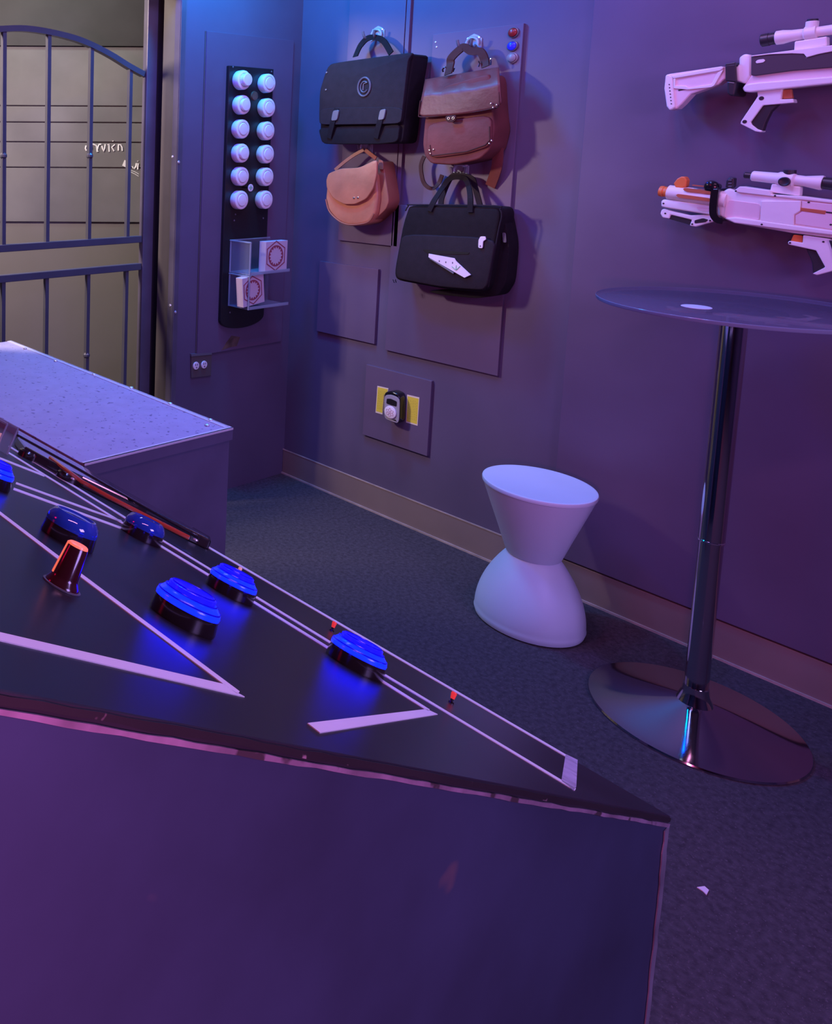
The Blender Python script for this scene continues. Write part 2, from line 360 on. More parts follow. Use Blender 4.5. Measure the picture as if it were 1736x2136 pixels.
xp0, xp1, xp2 = ony((301, 400), YG - 0.02)[0], ony((322, 400), YG - 0.02)[0], ony((336, 400), YG - 0.02)[0]
gp = tag(link('gate_post', add_box(newbm(), (xp0, YG - 0.02, 0), (xp1, YG + 0.008, ZC)), M_post, bevel=0.003), 'tall square painted post the barred gate hangs on, beside the doorway edge', 'post')
link('dark_strip', add_box(newbm(), (xp1, YG - 0.012, 0), (xp2, YG + 0.02, ZC)), M_strip, gp, label='dark strip behind the post')  # plain dark maroon strip between the post and the reveal

# ================================================================== boards on the walls
def wall_board(name, y0, y1, z0, z1, th, label, screws=()):
    t = tag(link(name, add_box(newbm(), (XW - th, y0, z0), (XW, y1, z1)), M_board, bevel=0.001), label, 'board', 'thin painted boards on the right wall')
    return t
rz = lambda p: onx(p, XW - 0.013)
TH = 0.013
b_up = wall_board('wall_board', rz((1093, 48))[1], rz((903, 73))[1], 1.30, rz((1000, 60))[2], TH, 'tall thin painted board behind the brown leather bag, with three round lights')
for p in ((909, 88), (911, 98)): link('screw', add_lathe(newbm(), onx(p, XW - TH), NX, [(0, 0.004), (0.002, 0.003), (0.0025, 0)], 10), M_screw, b_up)
wall_board('wall_board', rz((1038, 783))[1], rz((803, 732))[1], rz((920, 757))[2], 1.295, TH, 'thin painted board behind and below the black bag with leaflet')
b_l = wall_board('wall_board', rz((828, 515))[1] + 0.02, rz((705, 503))[1], rz((770, 508))[2], ZC, TH, 'tall thin painted board behind the tan bag and the black satchel')
wall_board('wall_board', rz((828, 515))[1], rz((828, 515))[1] + 0.0165, rz((770, 508))[2], ZC, TH, 'narrow upright batten between the black satchel and the brown bag')
wall_board('wall_board', rz((785, 640))[1], rz((660, 690))[1], rz((720, 704))[2], rz((790, 562))[2], TH, 'thin painted square board low on the wall left of the black bag with leaflet')
wall_board('wall_board', rz((896, 870))[1], rz((760, 835))[1], rz((824, 929))[2], rz((830, 777))[2], TH, 'thin painted square board carrying the key lock box')
lz = lambda p: ony(p, YW - 0.008)
lboard = tag(link('wall_board', add_box(newbm(), (lz((422, 400))[0], YW - 0.008, lz((500, 727))[2]), (2.93, YW, lz((500, 72))[2])), M_board, bevel=0.001),
    'tall thin painted board behind the black strip of white knobs', 'board')

xl_ = lz((422, 400))[0]
link('edge_shade', add_box(newbm(), (xl_ - 0.005, YW - 0.003, lz((500, 727))[2]), (xl_, YW, lz((500, 72))[2])), M_shade_outlet, lboard, label='dark strip standing in for the shade along the left edge')  # shade line beside the board, put in as a dark strip

# ================================================================== black strip with twelve white knobs
k0 = crop(400, 60, 5.087)
YB = YW - 0.008
tb = 0.016
bx0, bx1 = ony((473, 300), YB - tb)[0], ony((565, 300), YB - tb)[0]
bzt = ony((520, 140), YB - tb)[2]; bzb = ony((465, 690), YB - tb)[2]
ks = thing('knob_strip', ((bx0 + bx1) / 2, YB, bzb), 'black upright wall strip with twelve round white knobs in two columns', 'panel')
cyc = (bx0 + bx1) / 2; hw = (bx1 - bx0) / 2
pts = [(bx0, YB, bzt), (bx1, YB, bzt)] + [(cyc + hw * math.cos(a), YB, bzb + 0.045 - 0.045 * math.sin(a)) for a in np.linspace(0, pi, 15)]
link('board', add_prism(newbm(), pts, (0, -tb, 0)), M_black, ks, bevel=0.002)
for p in k0((440, 405), (848, 455), (465, 1970), (760, 2010), (452, 2035)) + [(480, 652)]:
    link('screw', add_lathe(newbm(), ony(p, YB - tb), NY, [(0, 0.004), (0.0015, 0.003), (0.002, 0)], 10), M_grey_pl, ks)
cols = ([(505, 548), (503, 810), (493, 1065), (490, 1320), (487, 1565), (480, 1815)], [(770, 582), (767, 840), (760, 1085), (755, 1330), (750, 1570), (742, 1812)])
proto = None
for ci, c in enumerate(cols):
    for ri_, p in enumerate(c):
        b = ony(k0((p[0], p[1]))[0], YB - tb - 0.004)
        if proto is None: P0 = Vector((b[0], YB - tb, b[2]))
        org = Vector((b[0], YB - tb, b[2]))
        bm = add_lathe(newbm(), org, NY, [(0, 0.037), (0.004, 0.0400), (0.026, 0.0400), (0.031, 0.0385), (0.033, 0.0355), (0.033, 0.0285), (0.024, 0.0280), (0.024, 0)], 40)
        kb = link('knob', bm, M_knobw, ks, smooth=True)
        out = 0.050 if (ci, ri_) == (0, 0) else 0.041 if ri_ in (1, 3) and ci == 0 else 0.033
        bm = add_lathe(newbm(), org, NY, [(0.022, 0.0), (0.022, 0.0265), (out, 0.0262), (out + 0.003, 0.0235), (out + 0.004, 0.012), (out + 0.0048, 0)], 36)
        link('knob_cap', bm, M_knobw, kb, smooth=True)
        proto = kb
c = ony(k0((624, 1687))[0], YB - tb - 0.045)
st = link('sticker', add_lathe(newbm(), c, NY, [(0, 0.0155), (0.0015, 0.0155)], 28), M_paper, ks, label='round white sticker with a green cross')
bm = add_box(newbm(), (c[0] - 0.010, c[1] - 0.0022, c[2] - 0.003), (c[0] + 0.010, c[1] - 0.0015, c[2] + 0.003))
add_box(bm, (c[0] - 0.003, c[1] - 0.0024, c[2] - 0.010), (c[0] + 0.003, c[1] - 0.0015, c[2] + 0.010)); link('green_cross', bm, M_green, st)
link('sticker_support', add_cyl(newbm(), (c[0], YB - tb, c[2]), (c[0], c[1], c[2]), 0.004, seg=10), M_black, ks)
add = add_lathe(newbm(), ony((530, 200), YB - tb), NY, [(0, 0.02), (0.006, 0.018), (0.008, 0)], 20); link('blank_cap', add, M_brassw, ks)
# bare patch of the board where the paint has peeled under the strip
link('peeled_patch', add_prism(newbm(), [ony(p, YW - 0.0085) for p in ((483, 700), (501, 703), (494, 722), (478, 725), (462, 731), (472, 715))], (0, 0.0005, 0)), M_brassw, lboard, label='bare brown patch under the black strip')

# acrylic trays
def emblem(c, u, v, n, s):
    """hexagon with a toothed ring; c centre, u right, v up, n out, s half height"""
    bm = newbm(); H = []
    for k in range(6):
        a = pi / 2 + k * pi / 3; H.append((math.cos(a), math.sin(a)))
    for k in range(6):
        a, b = H[k], H[(k + 1) % 6]
        q = [c + u * (s * x * f) + v * (s * y * f) for (x, y), f in ((a, 1), (b, 1), (b, 0.92), (a, 0.92))]
        add_prism(bm, q, n * 0.0004)
    N = 16
    for k in range(N):
        a0, a1, am = 2 * pi * k / N, 2 * pi * (k + 1) / N, 2 * pi * (k + 0.5) / N
        P = lambda a, r: c + u * (s * r * math.cos(a)) + v * (s * r * math.sin(a))
        add_prism(bm, [P(a0, .70), P(am, .70), P(a1, .70), P(a1, .64), P(am, .48), P(a0, .64)], n * 0.0004)
    return bm
def tray(x0, x1, y0, z0, z1, label):
    t = thing('acrylic_tray', ((x0 + x1) / 2, YB - tb, z0), label, 'tray', 'clear acrylic trays on the black strip')
    yb = YB - tb - 0.0005; th = 0.004
    link('floor_panel', add_box(newbm(), (x0, y0, z0), (x1, yb, z0 + th)), M_acr_edge, t)
    link('side_panel', add_box(newbm(), (x0, y0, z0 + th), (x0 + th, yb, z1)), M_acr, t)
    link('back_panel', add_box(newbm(), (x0 + th, yb - th, z0 + th), (x1, yb, z1)), M_acr, t)
    link('front_lip', add_box(newbm(), (x0 + th, y0, z0 + th), (x1, y0 + th, z0 + 0.012)), M_acr_edge, t)
    bm = newbm()
    for (y, z) in ((y0 + 0.003, z1), (yb - 0.003, z1)): add_cyl(bm, (x0, y, z0), (x0, y, z1), 0.0035, seg=8)
    add_cyl(bm, (x0, y0, z1), (x0, yb, z1), 0.004, seg=8); add_cyl(bm, (x0, yb, z1), (x1, yb, z1), 0.003, seg=8)
    link('edge_rim', bm, M_acr_edge, t)
    return t
tx0 = ony((478, 575), YB - tb)[0]
ty = 2.31
tx1 = ony((603, 600), ty)[0]
z_mid = ony((522, 575), ty)[2]; z_low = ony((520, 647), ty)[2]; z_top = ony((525, 507), ty)[2]
tray(tx0, tx1, ty, z_mid, z_top, 'upper clear acrylic tray on the black strip, below the white knobs')
tray(tx0, tx1, ty, z_low, z_mid - 0.006, 'lower clear acrylic tray on the black strip, below the other tray')
def card_box(px, yf, z0, tilt, hgt, label):
    """small white box whose printed face looks at -y"""
    w, d = 0.062, 0.035
    a = ony(px[0], yf); b = ony(px[1], yf)
    w = b[0] - a[0]; R = Matrix.Translation((a[0], yf, z0)) @ Matrix.Rotation(tilt, 4, 'Y')
    t = thing('card_box', (a[0] + w / 2, yf, z0), label, 'box', 'small white boxes with a hexagon emblem')
    bm = add_box(newbm(), (0, 0, 0), (w, d, hgt)); bm.transform(R); link('carton', bm, M_card, t, bevel=0.001)
    e = emblem(Vector((w / 2 - 0.004, -0.0002, hgt * 0.52)), Vector((1, 0, 0)), Vector((0, 0, 1)), NY, min(w, hgt) * 0.5); e.transform(R); link('emblem', e, M_emblem, t)
card_box(((553, 560), (598, 560)), ty + 0.008, z_mid + 0.0045, 0.0, z_top - z_mid - 0.006, 'white box with hexagon emblem standing in the upper clear tray')
card_box(((508, 640), (552, 640)), ty + 0.010, z_low + 0.0045 + 0.006, -0.11, (z_mid - z_low) * 0.85, 'white box with hexagon emblem leaning in the lower clear tray')

# outlet box on the left wall
oz = crop(360, 440, 5.087)
q = [ony(p, YW - 0.006) for p in oz((200, 1525), (420, 1510), (410, 1750), (200, 1775))]
ob = thing('outlet_box', (q[0][0], YW, q[3][2]), 'dark square wall outlet with two white sockets, low by the doorway edge', 'outlet')
link('plate', add_prism(newbm(), q, (0, 0.006, 0)), M_shade_outlet, ob, bevel=0.002)
link('top_tab', add_prism(newbm(), [ony(p, YW - 0.009) for p in oz((200, 1520), (415, 1505), (418, 1525), (200, 1545))], (0, 0.009, 0)), M_grey_pl, ob)
for cpx in ((247, 1642), (332, 1630)):
    c = ony(oz(cpx)[0], YW - 0.006)
    s = link('socket', add_lathe(newbm(), c, NY, [(0, 0.017), (0.004, 0.016), (0.005, 0)], 20), M_knobw, ob, label='white socket')
    bm = newbm()
    for dx in (-0.005, 0.005): add_box(bm, (c[0] + dx - 0.0015, c[1] - 0.006, c[2] + 0.001), (c[0] + dx + 0.0015, c[1] - 0.004, c[2] + 0.009))
    add_cyl(bm, (c[0], c[1] - 0.006, c[2] - 0.007), (c[0], c[1] - 0.003, c[2] - 0.007), 0.003, seg=10)
    link('slots', bm, M_groove, s)

# three round lights on the board
for p, m, l in (((1072, 68), M_red_btn, 'round red light, topmost of three on the board edge'), ((1070, 96), M_blue_btn, 'round blue light between the red and grey ones on the board edge'),
                ((1070, 121), M_grey_btn, 'round unlit grey light, lowest of three on the board edge')):
    c = onx(p, XW - TH)
    t = thing('indicator_light', c, l, 'light', 'round lights on the board')
    link('bezel', add_lathe(newbm(), c, NX, [(0, 0.0185), (0.005, 0.0185), (0.007, 0.0155), (0.004, 0.015), (0.004, 0)], 28), M_grey_pl if m is not M_grey_btn else M_grey_btn, t, smooth=True)
    link('lens', add_lathe(newbm(), c, NX, [(0.004, 0.015), (0.010, 0.014), (0.014, 0.008), (0.015, 0)], 28), m, t, smooth=True)

# ================================================================== coat hooks
def hook(c, label, reach=1.0):
    t = thing('coat_hook', c, label, 'hook', 'chrome coat hooks above the bags')
    u = Vector((0, -1, 0)); v = Vector((0, 0, 1)); n = NX; c = Vector(c)
    pl = [c + u * (a * 0.03) + v * (b * 0.03) for a, b in ((-1, -.95), (-1, .15), (-.55, .75), (0, 1), (.55, .75), (1, .35), (1, -.95), (.45, -.75), (-.45, -.75))]
    link('plate', add_prism(newbm(), pl, n * 0.004), M_hook, t, bevel=0.001)
    arc = [c + n * 0.011 + u * (0.021 * math.cos(a)) + v * (0.021 * math.sin(a) - 0.006) for a in np.linspace(-0.25, pi + 0.25, 18)]
    link('arch', add_tube(newbm(), arc, 0.0055, 10), M_hook, t, smooth=True)
    for s in (-1, 1): link('screw', add_lathe(newbm(), c + u * (0.02 * s) + v * 0.014 + n * 0.004, n, [(0, 0.005), (0.002, 0.0045), (0.003, 0)], 12), M_screw, t, smooth=True)
    for s in (-1, 1):
        pr = smooth_path([c + n * 0.004 + v * -0.012 + u * (0.006 * s), c + n * (reach * 0.03) + v * -0.022 + u * (0.014 * s), c + n * (reach * 0.055) + v * -0.016 + u * (0.022 * s), c + n * (reach * 0.062) + v * 0.006 + u * (0.026 * s)], 5)
        link('prong', add_tube(newbm(), pr, 0.005, 8), M_grey_pl, t, smooth=True)
    return t
hk = hook(onx((789, 70), XW - TH), 'chrome coat hook carrying the black satchel')
hook(onx((989, 88), XW - TH), 'chrome coat hook carrying the brown leather bag')
hook(onx((962, 352), XW - TH), 'coat hook carrying the black bag with leaflet, mostly hidden', 0.35)
hook(onx((765, 305), XW - TH), 'coat hook carrying the tan bag, hidden under the black satchel', 0.35)

# ================================================================== bags
A = crop(620, 0, 3.338); Bq = crop(620, 290, 3.338)
def slab(name, px, xf, depth, m, parent, bevel=0.004, seg=2, rnd=True, k=0.25, **kw):
    pts = [onx(p, xf) for p in px]
    if rnd: pts = round_poly(pts, 3, k)
    return link(name, add_prism(newbm(), pts, (depth, 0, 0)), m, parent, bevel=bevel, seg=seg, **kw)
def strap(name, px, xs, w, m, parent, th=0.005, n=6, **kw):
    if not isinstance(xs, (list, tuple)): xs = [xs] * len(px)
    return link(name, add_ribbon(newbm(), smooth_path([onx(p, x) for p, x in zip(px, xs)], n), (-1, 0, 0), w, th), m, parent, **kw)
def studs(px, xf, r, parent, m=M_rivet):
    for p in px:
        c = onx(p, xf); link('rivet', add_lathe(newbm(), c, NX, [(-0.001, r), (0.0015, r * 0.85), (0.0025, 0)], 14), m, parent, smooth=True)

# --- black satchel
xf = XW - 0.115
sb = thing('satchel', onx((770, 300), xf), 'large black nylon satchel with a round grey badge and two buckles', 'bag')
slab('body', A((205, 480), (235, 445), (790, 372), (815, 385), (775, 620), (735, 985), (700, 1000), (210, 1000), (160, 960), (165, 700)), xf, 0.095, M_nylon, sb, bevel=0.012, seg=3)
slab('bottom_pocket', A((148, 905), (180, 885), (560, 880), (715, 862), (700, 990), (560, 1005), (195, 1004), (168, 985)), xf - 0.014, 0.02, M_nylon, sb, bevel=0.007, seg=3)
fl = slab('flap', A((190, 520), (212, 468), (240, 440), (790, 364), (800, 380), (772, 420), (745, 660), (722, 848), (690, 864), (172, 872), (150, 850), (155, 640)), xf - 0.020, 0.018, M_nylon2, sb, bevel=0.006, seg=3)
slab('flap_band', A((160, 752), (735, 742), (722, 846), (690, 862), (174, 869), (153, 848)), xf - 0.024, 0.006, M_nylon2, fl, bevel=0.002)
for a in ([(248, 770), (292, 764), (276, 838), (234, 842)], [(575, 765), (618, 756), (602, 832), (560, 838)]):
    bk = slab('buckle', A(*a), xf - 0.031, 0.008, M_grey_pl, sb, bevel=0.002, label='grey plastic buckle')
    ctr = A(((a[2][0] + a[3][0]) / 2 - 4, 842))[0]; low = (ctr[0] - 9, ctr[1] + 36)
    strap('buckle_strap', [((a[0][0] + a[1][0]) / 2 / 3.338 + 620 + 2, 226), ctr, low], [xf - 0.024, xf - 0.026, xf - 0.018], 0.022, M_nylon, sb)
c = onx(A((467, 605))[0], xf - 0.022); u = Vector((0, -1, 0)); v = Vector((0, 0, 1))
ring = [c + u * (0.027 * math.cos(a)) + v * (0.036 * math.sin(a)) for a in np.linspace(0, 2 * pi, 33)[:-1]]
bd = link('badge', add_tube(newbm(), ring, 0.004, 8, closed=True), M_badge, sb, label='round grey badge')
bm = add_tube(newbm(), [c + u * (0.016 * math.cos(a)) + v * (0.021 * math.sin(a)) for a in np.linspace(0.75, 2 * pi - 0.6, 16)], 0.0028, 6)
add_tube(bm, [c + u * x + v * y for x, y in ((-0.004, -0.013), (-0.003, 0.012), (0.013, 0.017))], 0.0028, 6); link('badge_letter', bm, M_badge, bd)
xh = XW - 0.062
strap('handle', A((405, 395), (440, 320), (490, 268), (550, 262), (605, 290), (655, 372)), [xf + 0.02, xh, xh, xh, xh, xf + 0.04], 0.022, M_nylon, sb, th=0.006)
studs(A((205, 505), (200, 625)), xf - 0.021, 0.004, sb, M_grey_pl)

# --- brown leather bag
xf = XW - 0.125
br = thing('leather_bag', onx((970, 340), xf), 'brown leather bag with a shiny creased flap, rivets and brown handle', 'bag')
slab('body', A((890, 800), (1000, 600), (1330, 510), (1350, 560), (1362, 760), (1376, 900), (1345, 1040), (1270, 1110), (1090, 1150), (930, 1140), (885, 1085), (872, 1000)), xf, 0.105, M_leather, br, bevel=0.014, seg=3)
slab('gusset', A((1340, 520), (1380, 520), (1400, 750), (1428, 900), (1390, 1050), (1340, 1040), (1350, 760)), XW - 0.075, 0.06, M_leather2, br, bevel=0.01, seg=3)
slab('front_pocket', A((905, 860), (1350, 795), (1352, 985), (1320, 1025), (1180, 1070), (960, 1100), (912, 1080), (900, 1040)), xf - 0.008, 0.012, M_leather, br, bevel=0.004, seg=3)
bm = add_tube(newbm(), [onx(p, xf - 0.009) for p in A((925, 1010), (935, 1085), (1180, 1055), (1310, 1010), (1342, 975), (1340, 880))], 0.0022, 6); link('piping', bm, M_leather2, br)
# creased flap: a grid surface leaning back at the top, with folds
fq = A((892, 552), (1402, 466), (1424, 748), (838, 812))
bm = newbm(); NU, NV = 30, 18; rows = []
for j in range(NV + 1):
    row = []
    for i in range(NU + 1):
        a, b = i / NU, j / NV
        px = [(fq[0][k] * (1 - a) + fq[1][k] * a) * (1 - b) + (fq[3][k] * (1 - a) + fq[2][k] * a) * b for k in (0, 1)]
        px[1] += 5 * math.sin(pi * a) * b
        corner = max(0, abs(a - 0.5) - 0.44) / 0.06 * max(0, b - 0.9) / 0.1
        px[1] -= 5 * corner; px[0] += (-6 if a > 0.5 else 4) * corner
        fold = 0.007 * math.sin(13 * a + 5 * b) * max(0, 1 - 2.2 * b) + 0.0035 * math.sin(29 * a - 6 * b) * max(0, 1 - 1.8 * b)
        back = 0.066 * max(0.0, 1 - b / 0.44) ** 1.25 + 0.003 * math.sin(4 * a + 3 * b)
        row.append(bm.verts.new(onx(px, xf - 0.020 + back - fold)))
    rows.append(row)
inner = [[bm.verts.new(q.co + Vector((0.004, 0, 0))) for q in row] for row in rows]
for j in range(NV):
    for i in range(NU):
        bm.faces.new((rows[j][i], rows[j][i + 1], rows[j + 1][i + 1], rows[j + 1][i])); bm.faces.new((inner[j][i], inner[j + 1][i], inner[j + 1][i + 1], inner[j][i + 1]))
for j in range(NV):
    for k in (0, NU): bm.faces.new((rows[j][k], rows[j + 1][k], inner[j + 1][k], inner[j][k]))
for i in range(NU):
    for k in (0, NV): bm.faces.new((rows[k][i], rows[k][i + 1], inner[k][i + 1], inner[k][i]))
bm.normal_update(); bmesh.ops.recalc_face_normals(bm, faces=bm.faces)
flap = link('flap', bm, M_leather_sh, br)
for p in flap.data.polygons: p.use_smooth = True
edge = A((858, 700), (848, 790), (866, 815), (1050, 803), (1240, 779), (1390, 748), (1408, 730), (1408, 640))
link('flap_seam', add_tube(newbm(), smooth_path([onx(p, xf - 0.0205) for p in edge], 4), 0.0018, 8), M_leather2, flap, smooth=True)
cl = slab('clasp', A((1030, 808), (1105, 800), (1102, 838), (1085, 850), (1050, 852), (1034, 838)), xf - 0.032, 0.008, M_leather2, br, bevel=0.002)
for p in A((1055, 825), (1087, 822)):
    c = onx(p, xf - 0.033); link('stud_ring', add_tube(newbm(), [c + u * (0.0042 * math.cos(a)) + v * (0.0042 * math.sin(a)) for a in np.linspace(0, 2 * pi, 13)[:-1]], 0.0014, 6, closed=True), M_rivet, cl)
studs(A((1350, 722), (1390, 732), (1365, 750)), xf - 0.027, 0.0035, br)
studs(A((922, 1048), (950, 1042), (928, 1070), (1355, 980), (1338, 1000)), xf - 0.010, 0.0035, br)
hc = crop(900, 50, 8.267)
strap('handle', hc((290, 870), (330, 700), (345, 590), (480, 450), (570, 400), (690, 470), (830, 470), (890, 540), (925, 640), (935, 740)), [xf + 0.03] + [XW - 0.068] * 8 + [xf + 0.05], 0.027, M_leather2, br, th=0.008, n=5)
for a in ([(205, 830), (195, 790), (225, 750), (245, 745)], [(375, 825), (385, 790), (400, 760)], [(815, 740), (838, 680), (815, 640)], [(990, 590), (1022, 600), (1030, 650), (1022, 710)]):
    link('handle_ring', add_tube(newbm(), [onx(p, XW - 0.08) for p in hc(*a)], 0.003, 8), M_chrome, br, smooth=True)
strap('hanging_strap', Bq((885, 120), (862, 190), (880, 300), (935, 345), (985, 310), (1010, 250)), [XW - 0.06] * 4 + [XW - 0.03] * 2, 0.014, M_leather2, br)
strap('hanging_strap', Bq((1400, 60), (1390, 200), (1345, 330)), [XW - 0.05, XW - 0.04, XW - 0.02], 0.036, M_leather, br)

# --- tan leather bag
xf = XW - 0.105
tn = thing('shoulder_bag', onx((750, 470), xf), 'small tan leather bag with a rounded flap and two studs', 'bag')
slab('side_gusset', Bq((540, 170), (595, 150), (640, 430), (618, 490), (520, 580), (470, 600), (450, 420)), XW - 0.085, 0.075, M_tan2, tn, bevel=0.012, seg=3)
slab('body', Bq((203, 310), (300, 260), (545, 210), (562, 400), (545, 520), (505, 585), (425, 606), (340, 605), (272, 570), (212, 500), (192, 420)), xf, 0.085, M_tan, tn, bevel=0.014, seg=3)
slab('flap', Bq((215, 240), (300, 205), (430, 200), (555, 138), (552, 250), (530, 345), (480, 418), (400, 455), (325, 455), (250, 415), (205, 345), (200, 290)), xf - 0.016, 0.012, M_tan, tn, bevel=0.005, seg=3)
bm = add_tube(newbm(), smooth_path([onx(p, xf - 0.002) for p in Bq((200, 420), (222, 500), (280, 562), (345, 594), (425, 595), (500, 574), (535, 520))], 4), 0.003, 8); link('piping', bm, M_tan2, tn, smooth=True)
studs(Bq((396, 410), (424, 408)), xf - 0.017, 0.005, tn)
strap('strap', Bq((465, 75), (400, 110), (330, 160), (265, 215)), [XW - 0.06, XW - 0.07, XW - 0.08, xf + 0.02], 0.013, M_tan2, tn)
strap('strap', Bq((475, 75), (505, 100), (550, 135)), [XW - 0.06, XW - 0.06, XW - 0.07], 0.015, M_tan2, tn)
slab('strap_tab', Bq((565, 140), (598, 152), (600, 215), (570, 210)), XW - 0.092, 0.006, M_tan2, tn, bevel=0.001)

# --- black bag with leaflet
xf = XW - 0.115
lb = thing('laptop_bag', onx((940, 615), xf), 'black nylon briefcase with zips and a leaflet in its front pocket', 'bag')
slab('body', Bq((762, 500), (775, 470), (810, 462), (1370, 470), (1405, 485), (1418, 530), (1395, 650), (1350, 900), (1325, 1030), (1290, 1062), (1220, 1066), (1000, 1042), (800, 1005), (690, 985), (670, 935), (700, 770), (730, 600)), xf, 0.10, M_nylon, lb, bevel=0.012, seg=3, k=0.4)
slab('front_pocket', Bq((735, 660), (1385, 690), (1348, 900), (1322, 1022), (1288, 1054), (1000, 1032), (700, 975), (684, 930), (706, 770)), xf - 0.012, 0.014, M_nylon2, lb, bevel=0.005, seg=3)
slab('side_gusset', Bq((1400, 520), (1440, 530), (1478, 740), (1455, 1000), (1400, 1090), (1250, 1110), (1000, 1085), (900, 1060), (1280, 1040)), XW - 0.075, 0.066, M_nylon, lb, bevel=0.01, seg=3)
bm = add_tube(newbm(), smooth_path([onx(p, xf - 0.001) for p in Bq((755, 500), (775, 466), (815, 458), (1370, 465), (1412, 490), (1424, 540), (1400, 650), (1330, 1030))], 3), 0.0028, 6); link('zip', bm, M_nylon2, lb)
bm = add_prism(newbm(), [onx(p, xf - 0.0135) for p in Bq((875, 768), (1200, 790), (1190, 802), (960, 800), (900, 790))], (0.004, 0, 0)); link('pocket_slot', bm, M_black, lb)
strap('handle', Bq((920, 500), (960, 420), (1020, 330), (1065, 275), (1130, 265), (1180, 290), (1205, 390), (1205, 510)), [xf - 0.004, xf + 0.004] + [XW - 0.065] * 4 + [xf + 0.004, xf - 0.004], 0.019, M_nylon, lb, th=0.005)
strap('handle', Bq((1000, 470), (1010, 400), (1070, 270), (1130, 255), (1215, 275), (1240, 340), (1275, 470)), [XW - 0.05] * 2 + [XW - 0.052] * 3 + [XW - 0.045] * 2, 0.019, M_nylon2, lb, th=0.005)
for a in ([(875, 500), (955, 505)], [(1160, 505), (1245, 515)]): pass
zp = slab('zip_pull', Bq((1262, 705), (1275, 678), (1310, 678), (1314, 700), (1294, 712), (1290, 762), (1260, 758)), xf - 0.018, 0.004, M_paper, lb, bevel=0.001, label='pale zip pull')
bm = add_cyl(newbm(), onx(Bq((1276, 745))[0], xf - 0.019), onx(Bq((1276, 745))[0], xf - 0.017), 0.0025, seg=10); link('hole', bm, M_ink, zp)
slab('zip_pull', Bq((1428, 650), (1450, 655), (1456, 722), (1432, 720)), XW - 0.088, 0.004, M_grey_pl, lb, bevel=0.001)
bm = add_tube(newbm(), [onx(Bq(p)[0], xf - 0.004) for p in ((668, 978), (676, 1000), (690, 1000), (684, 978))], 0.002, 6, closed=True); link('corner_ring', bm, M_chrome, lb)
lf = thing('leaflet', onx((935, 550), xf - 0.02), 'white folded leaflet sticking out of the black bag pocket', 'leaflet')
bm = add_prism(newbm(), [onx(p, x) for p, x in zip(Bq((920, 798), (1098, 830), (1110, 850), (1212, 945), (1168, 965), (1080, 915), (918, 822)), [xf - 0.016] * 7)], (-0.003, 0, 0)); link('paper', bm, M_paper, lf)
bm = newbm()
for p in Bq((990, 850), (1035, 858), (1082, 862)): q = onx(p, xf - 0.0194); add_box(bm, (q[0], q[1] - 0.002, q[2] - 0.003), (q[0] + 0.0005, q[1] + 0.002, q[2] + 0.003))
link('print', bm, M_ink, lf)
bm = newbm()
for a, b in (((1078, 888), (1105, 912)), ((1135, 885), (1110, 912)), ((1108, 880), (1106, 914))): add_tube(bm, [onx(p, xf - 0.0194) for p in Bq(a, b)], 0.0015, 5)
link('green_leaf', bm, M_green, lf)
tag(link('pen', add_tube(newbm(), [onx(p, xf - 0.016) for p in Bq((925, 830), (1090, 935))], 0.0035, 8), M_grey_pl), 'grey pen lying under the leaflet in the bag pocket', 'pen')

# ================================================================== key lock box with two stickers
K = crop(770, 780, 13.354)
xb = XW - TH
kb = thing('key_lock_box', onx((825, 885), xb), 'black key lock box with grey face and round white dial, low on the wall', 'lock box')
xk = xb - 0.045
fc = [onx(p, xk) for p in K((415, 560), (470, 500), (640, 480), (800, 560), (855, 700), (840, 1400), (620, 1340), (400, 1225))]
link('case', add_prism(newbm(), round_poly(fc, 3, 0.3), (0.045, 0, 0)), M_blackgl, kb, bevel=0.006, seg=3)
fp = link('face_plate', add_prism(newbm(), round_poly([onx(p, xk - 0.002) for p in K((428, 640), (480, 585), (620, 580), (790, 650), (850, 740), (825, 1385), (620, 1320), (418, 1230))], 3, 0.3), (0.004, 0, 0)), M_lockgrey, kb, bevel=0.001, label='grey face plate')
link('window', add_prism(newbm(), round_poly([onx(p, xk - 0.003) for p in K((495, 690), (600, 690), (775, 770), (765, 910), (640, 880), (480, 820))], 3, 0.2), (0.003, 0, 0)), M_black, fp)
link('corner_slot', add_prism(newbm(), [onx(p, xk - 0.0026) for p in K((640, 1275), (730, 1270), (775, 1330))], (0.002, 0, 0)), M_black, fp)
dc = onx(K((600, 1065))[0], xk - 0.003)
dl = link('dial', add_lathe(newbm(), dc, NX, [(0, 0.0255), (0.004, 0.025), (0.005, 0.023), (0.005, 0)], 36), M_paper, kb, smooth=True, label='round white dial with a pink flower print')
bm = newbm()
for k in range(6):
    a = pi / 2 + k * pi / 3; d = u * math.cos(a) + v * math.sin(a); e = u * -math.sin(a) + v * math.cos(a)
    add_tube(bm, [dc + NX * 0.0053 + d * (0.010 + 0.007 * math.cos(t)) + e * (0.0045 * math.sin(t)) for t in np.linspace(0, 2 * pi, 13)[:-1]], 0.0007, 5, closed=True)
link('flower_print', bm, M_pinkink, dl)
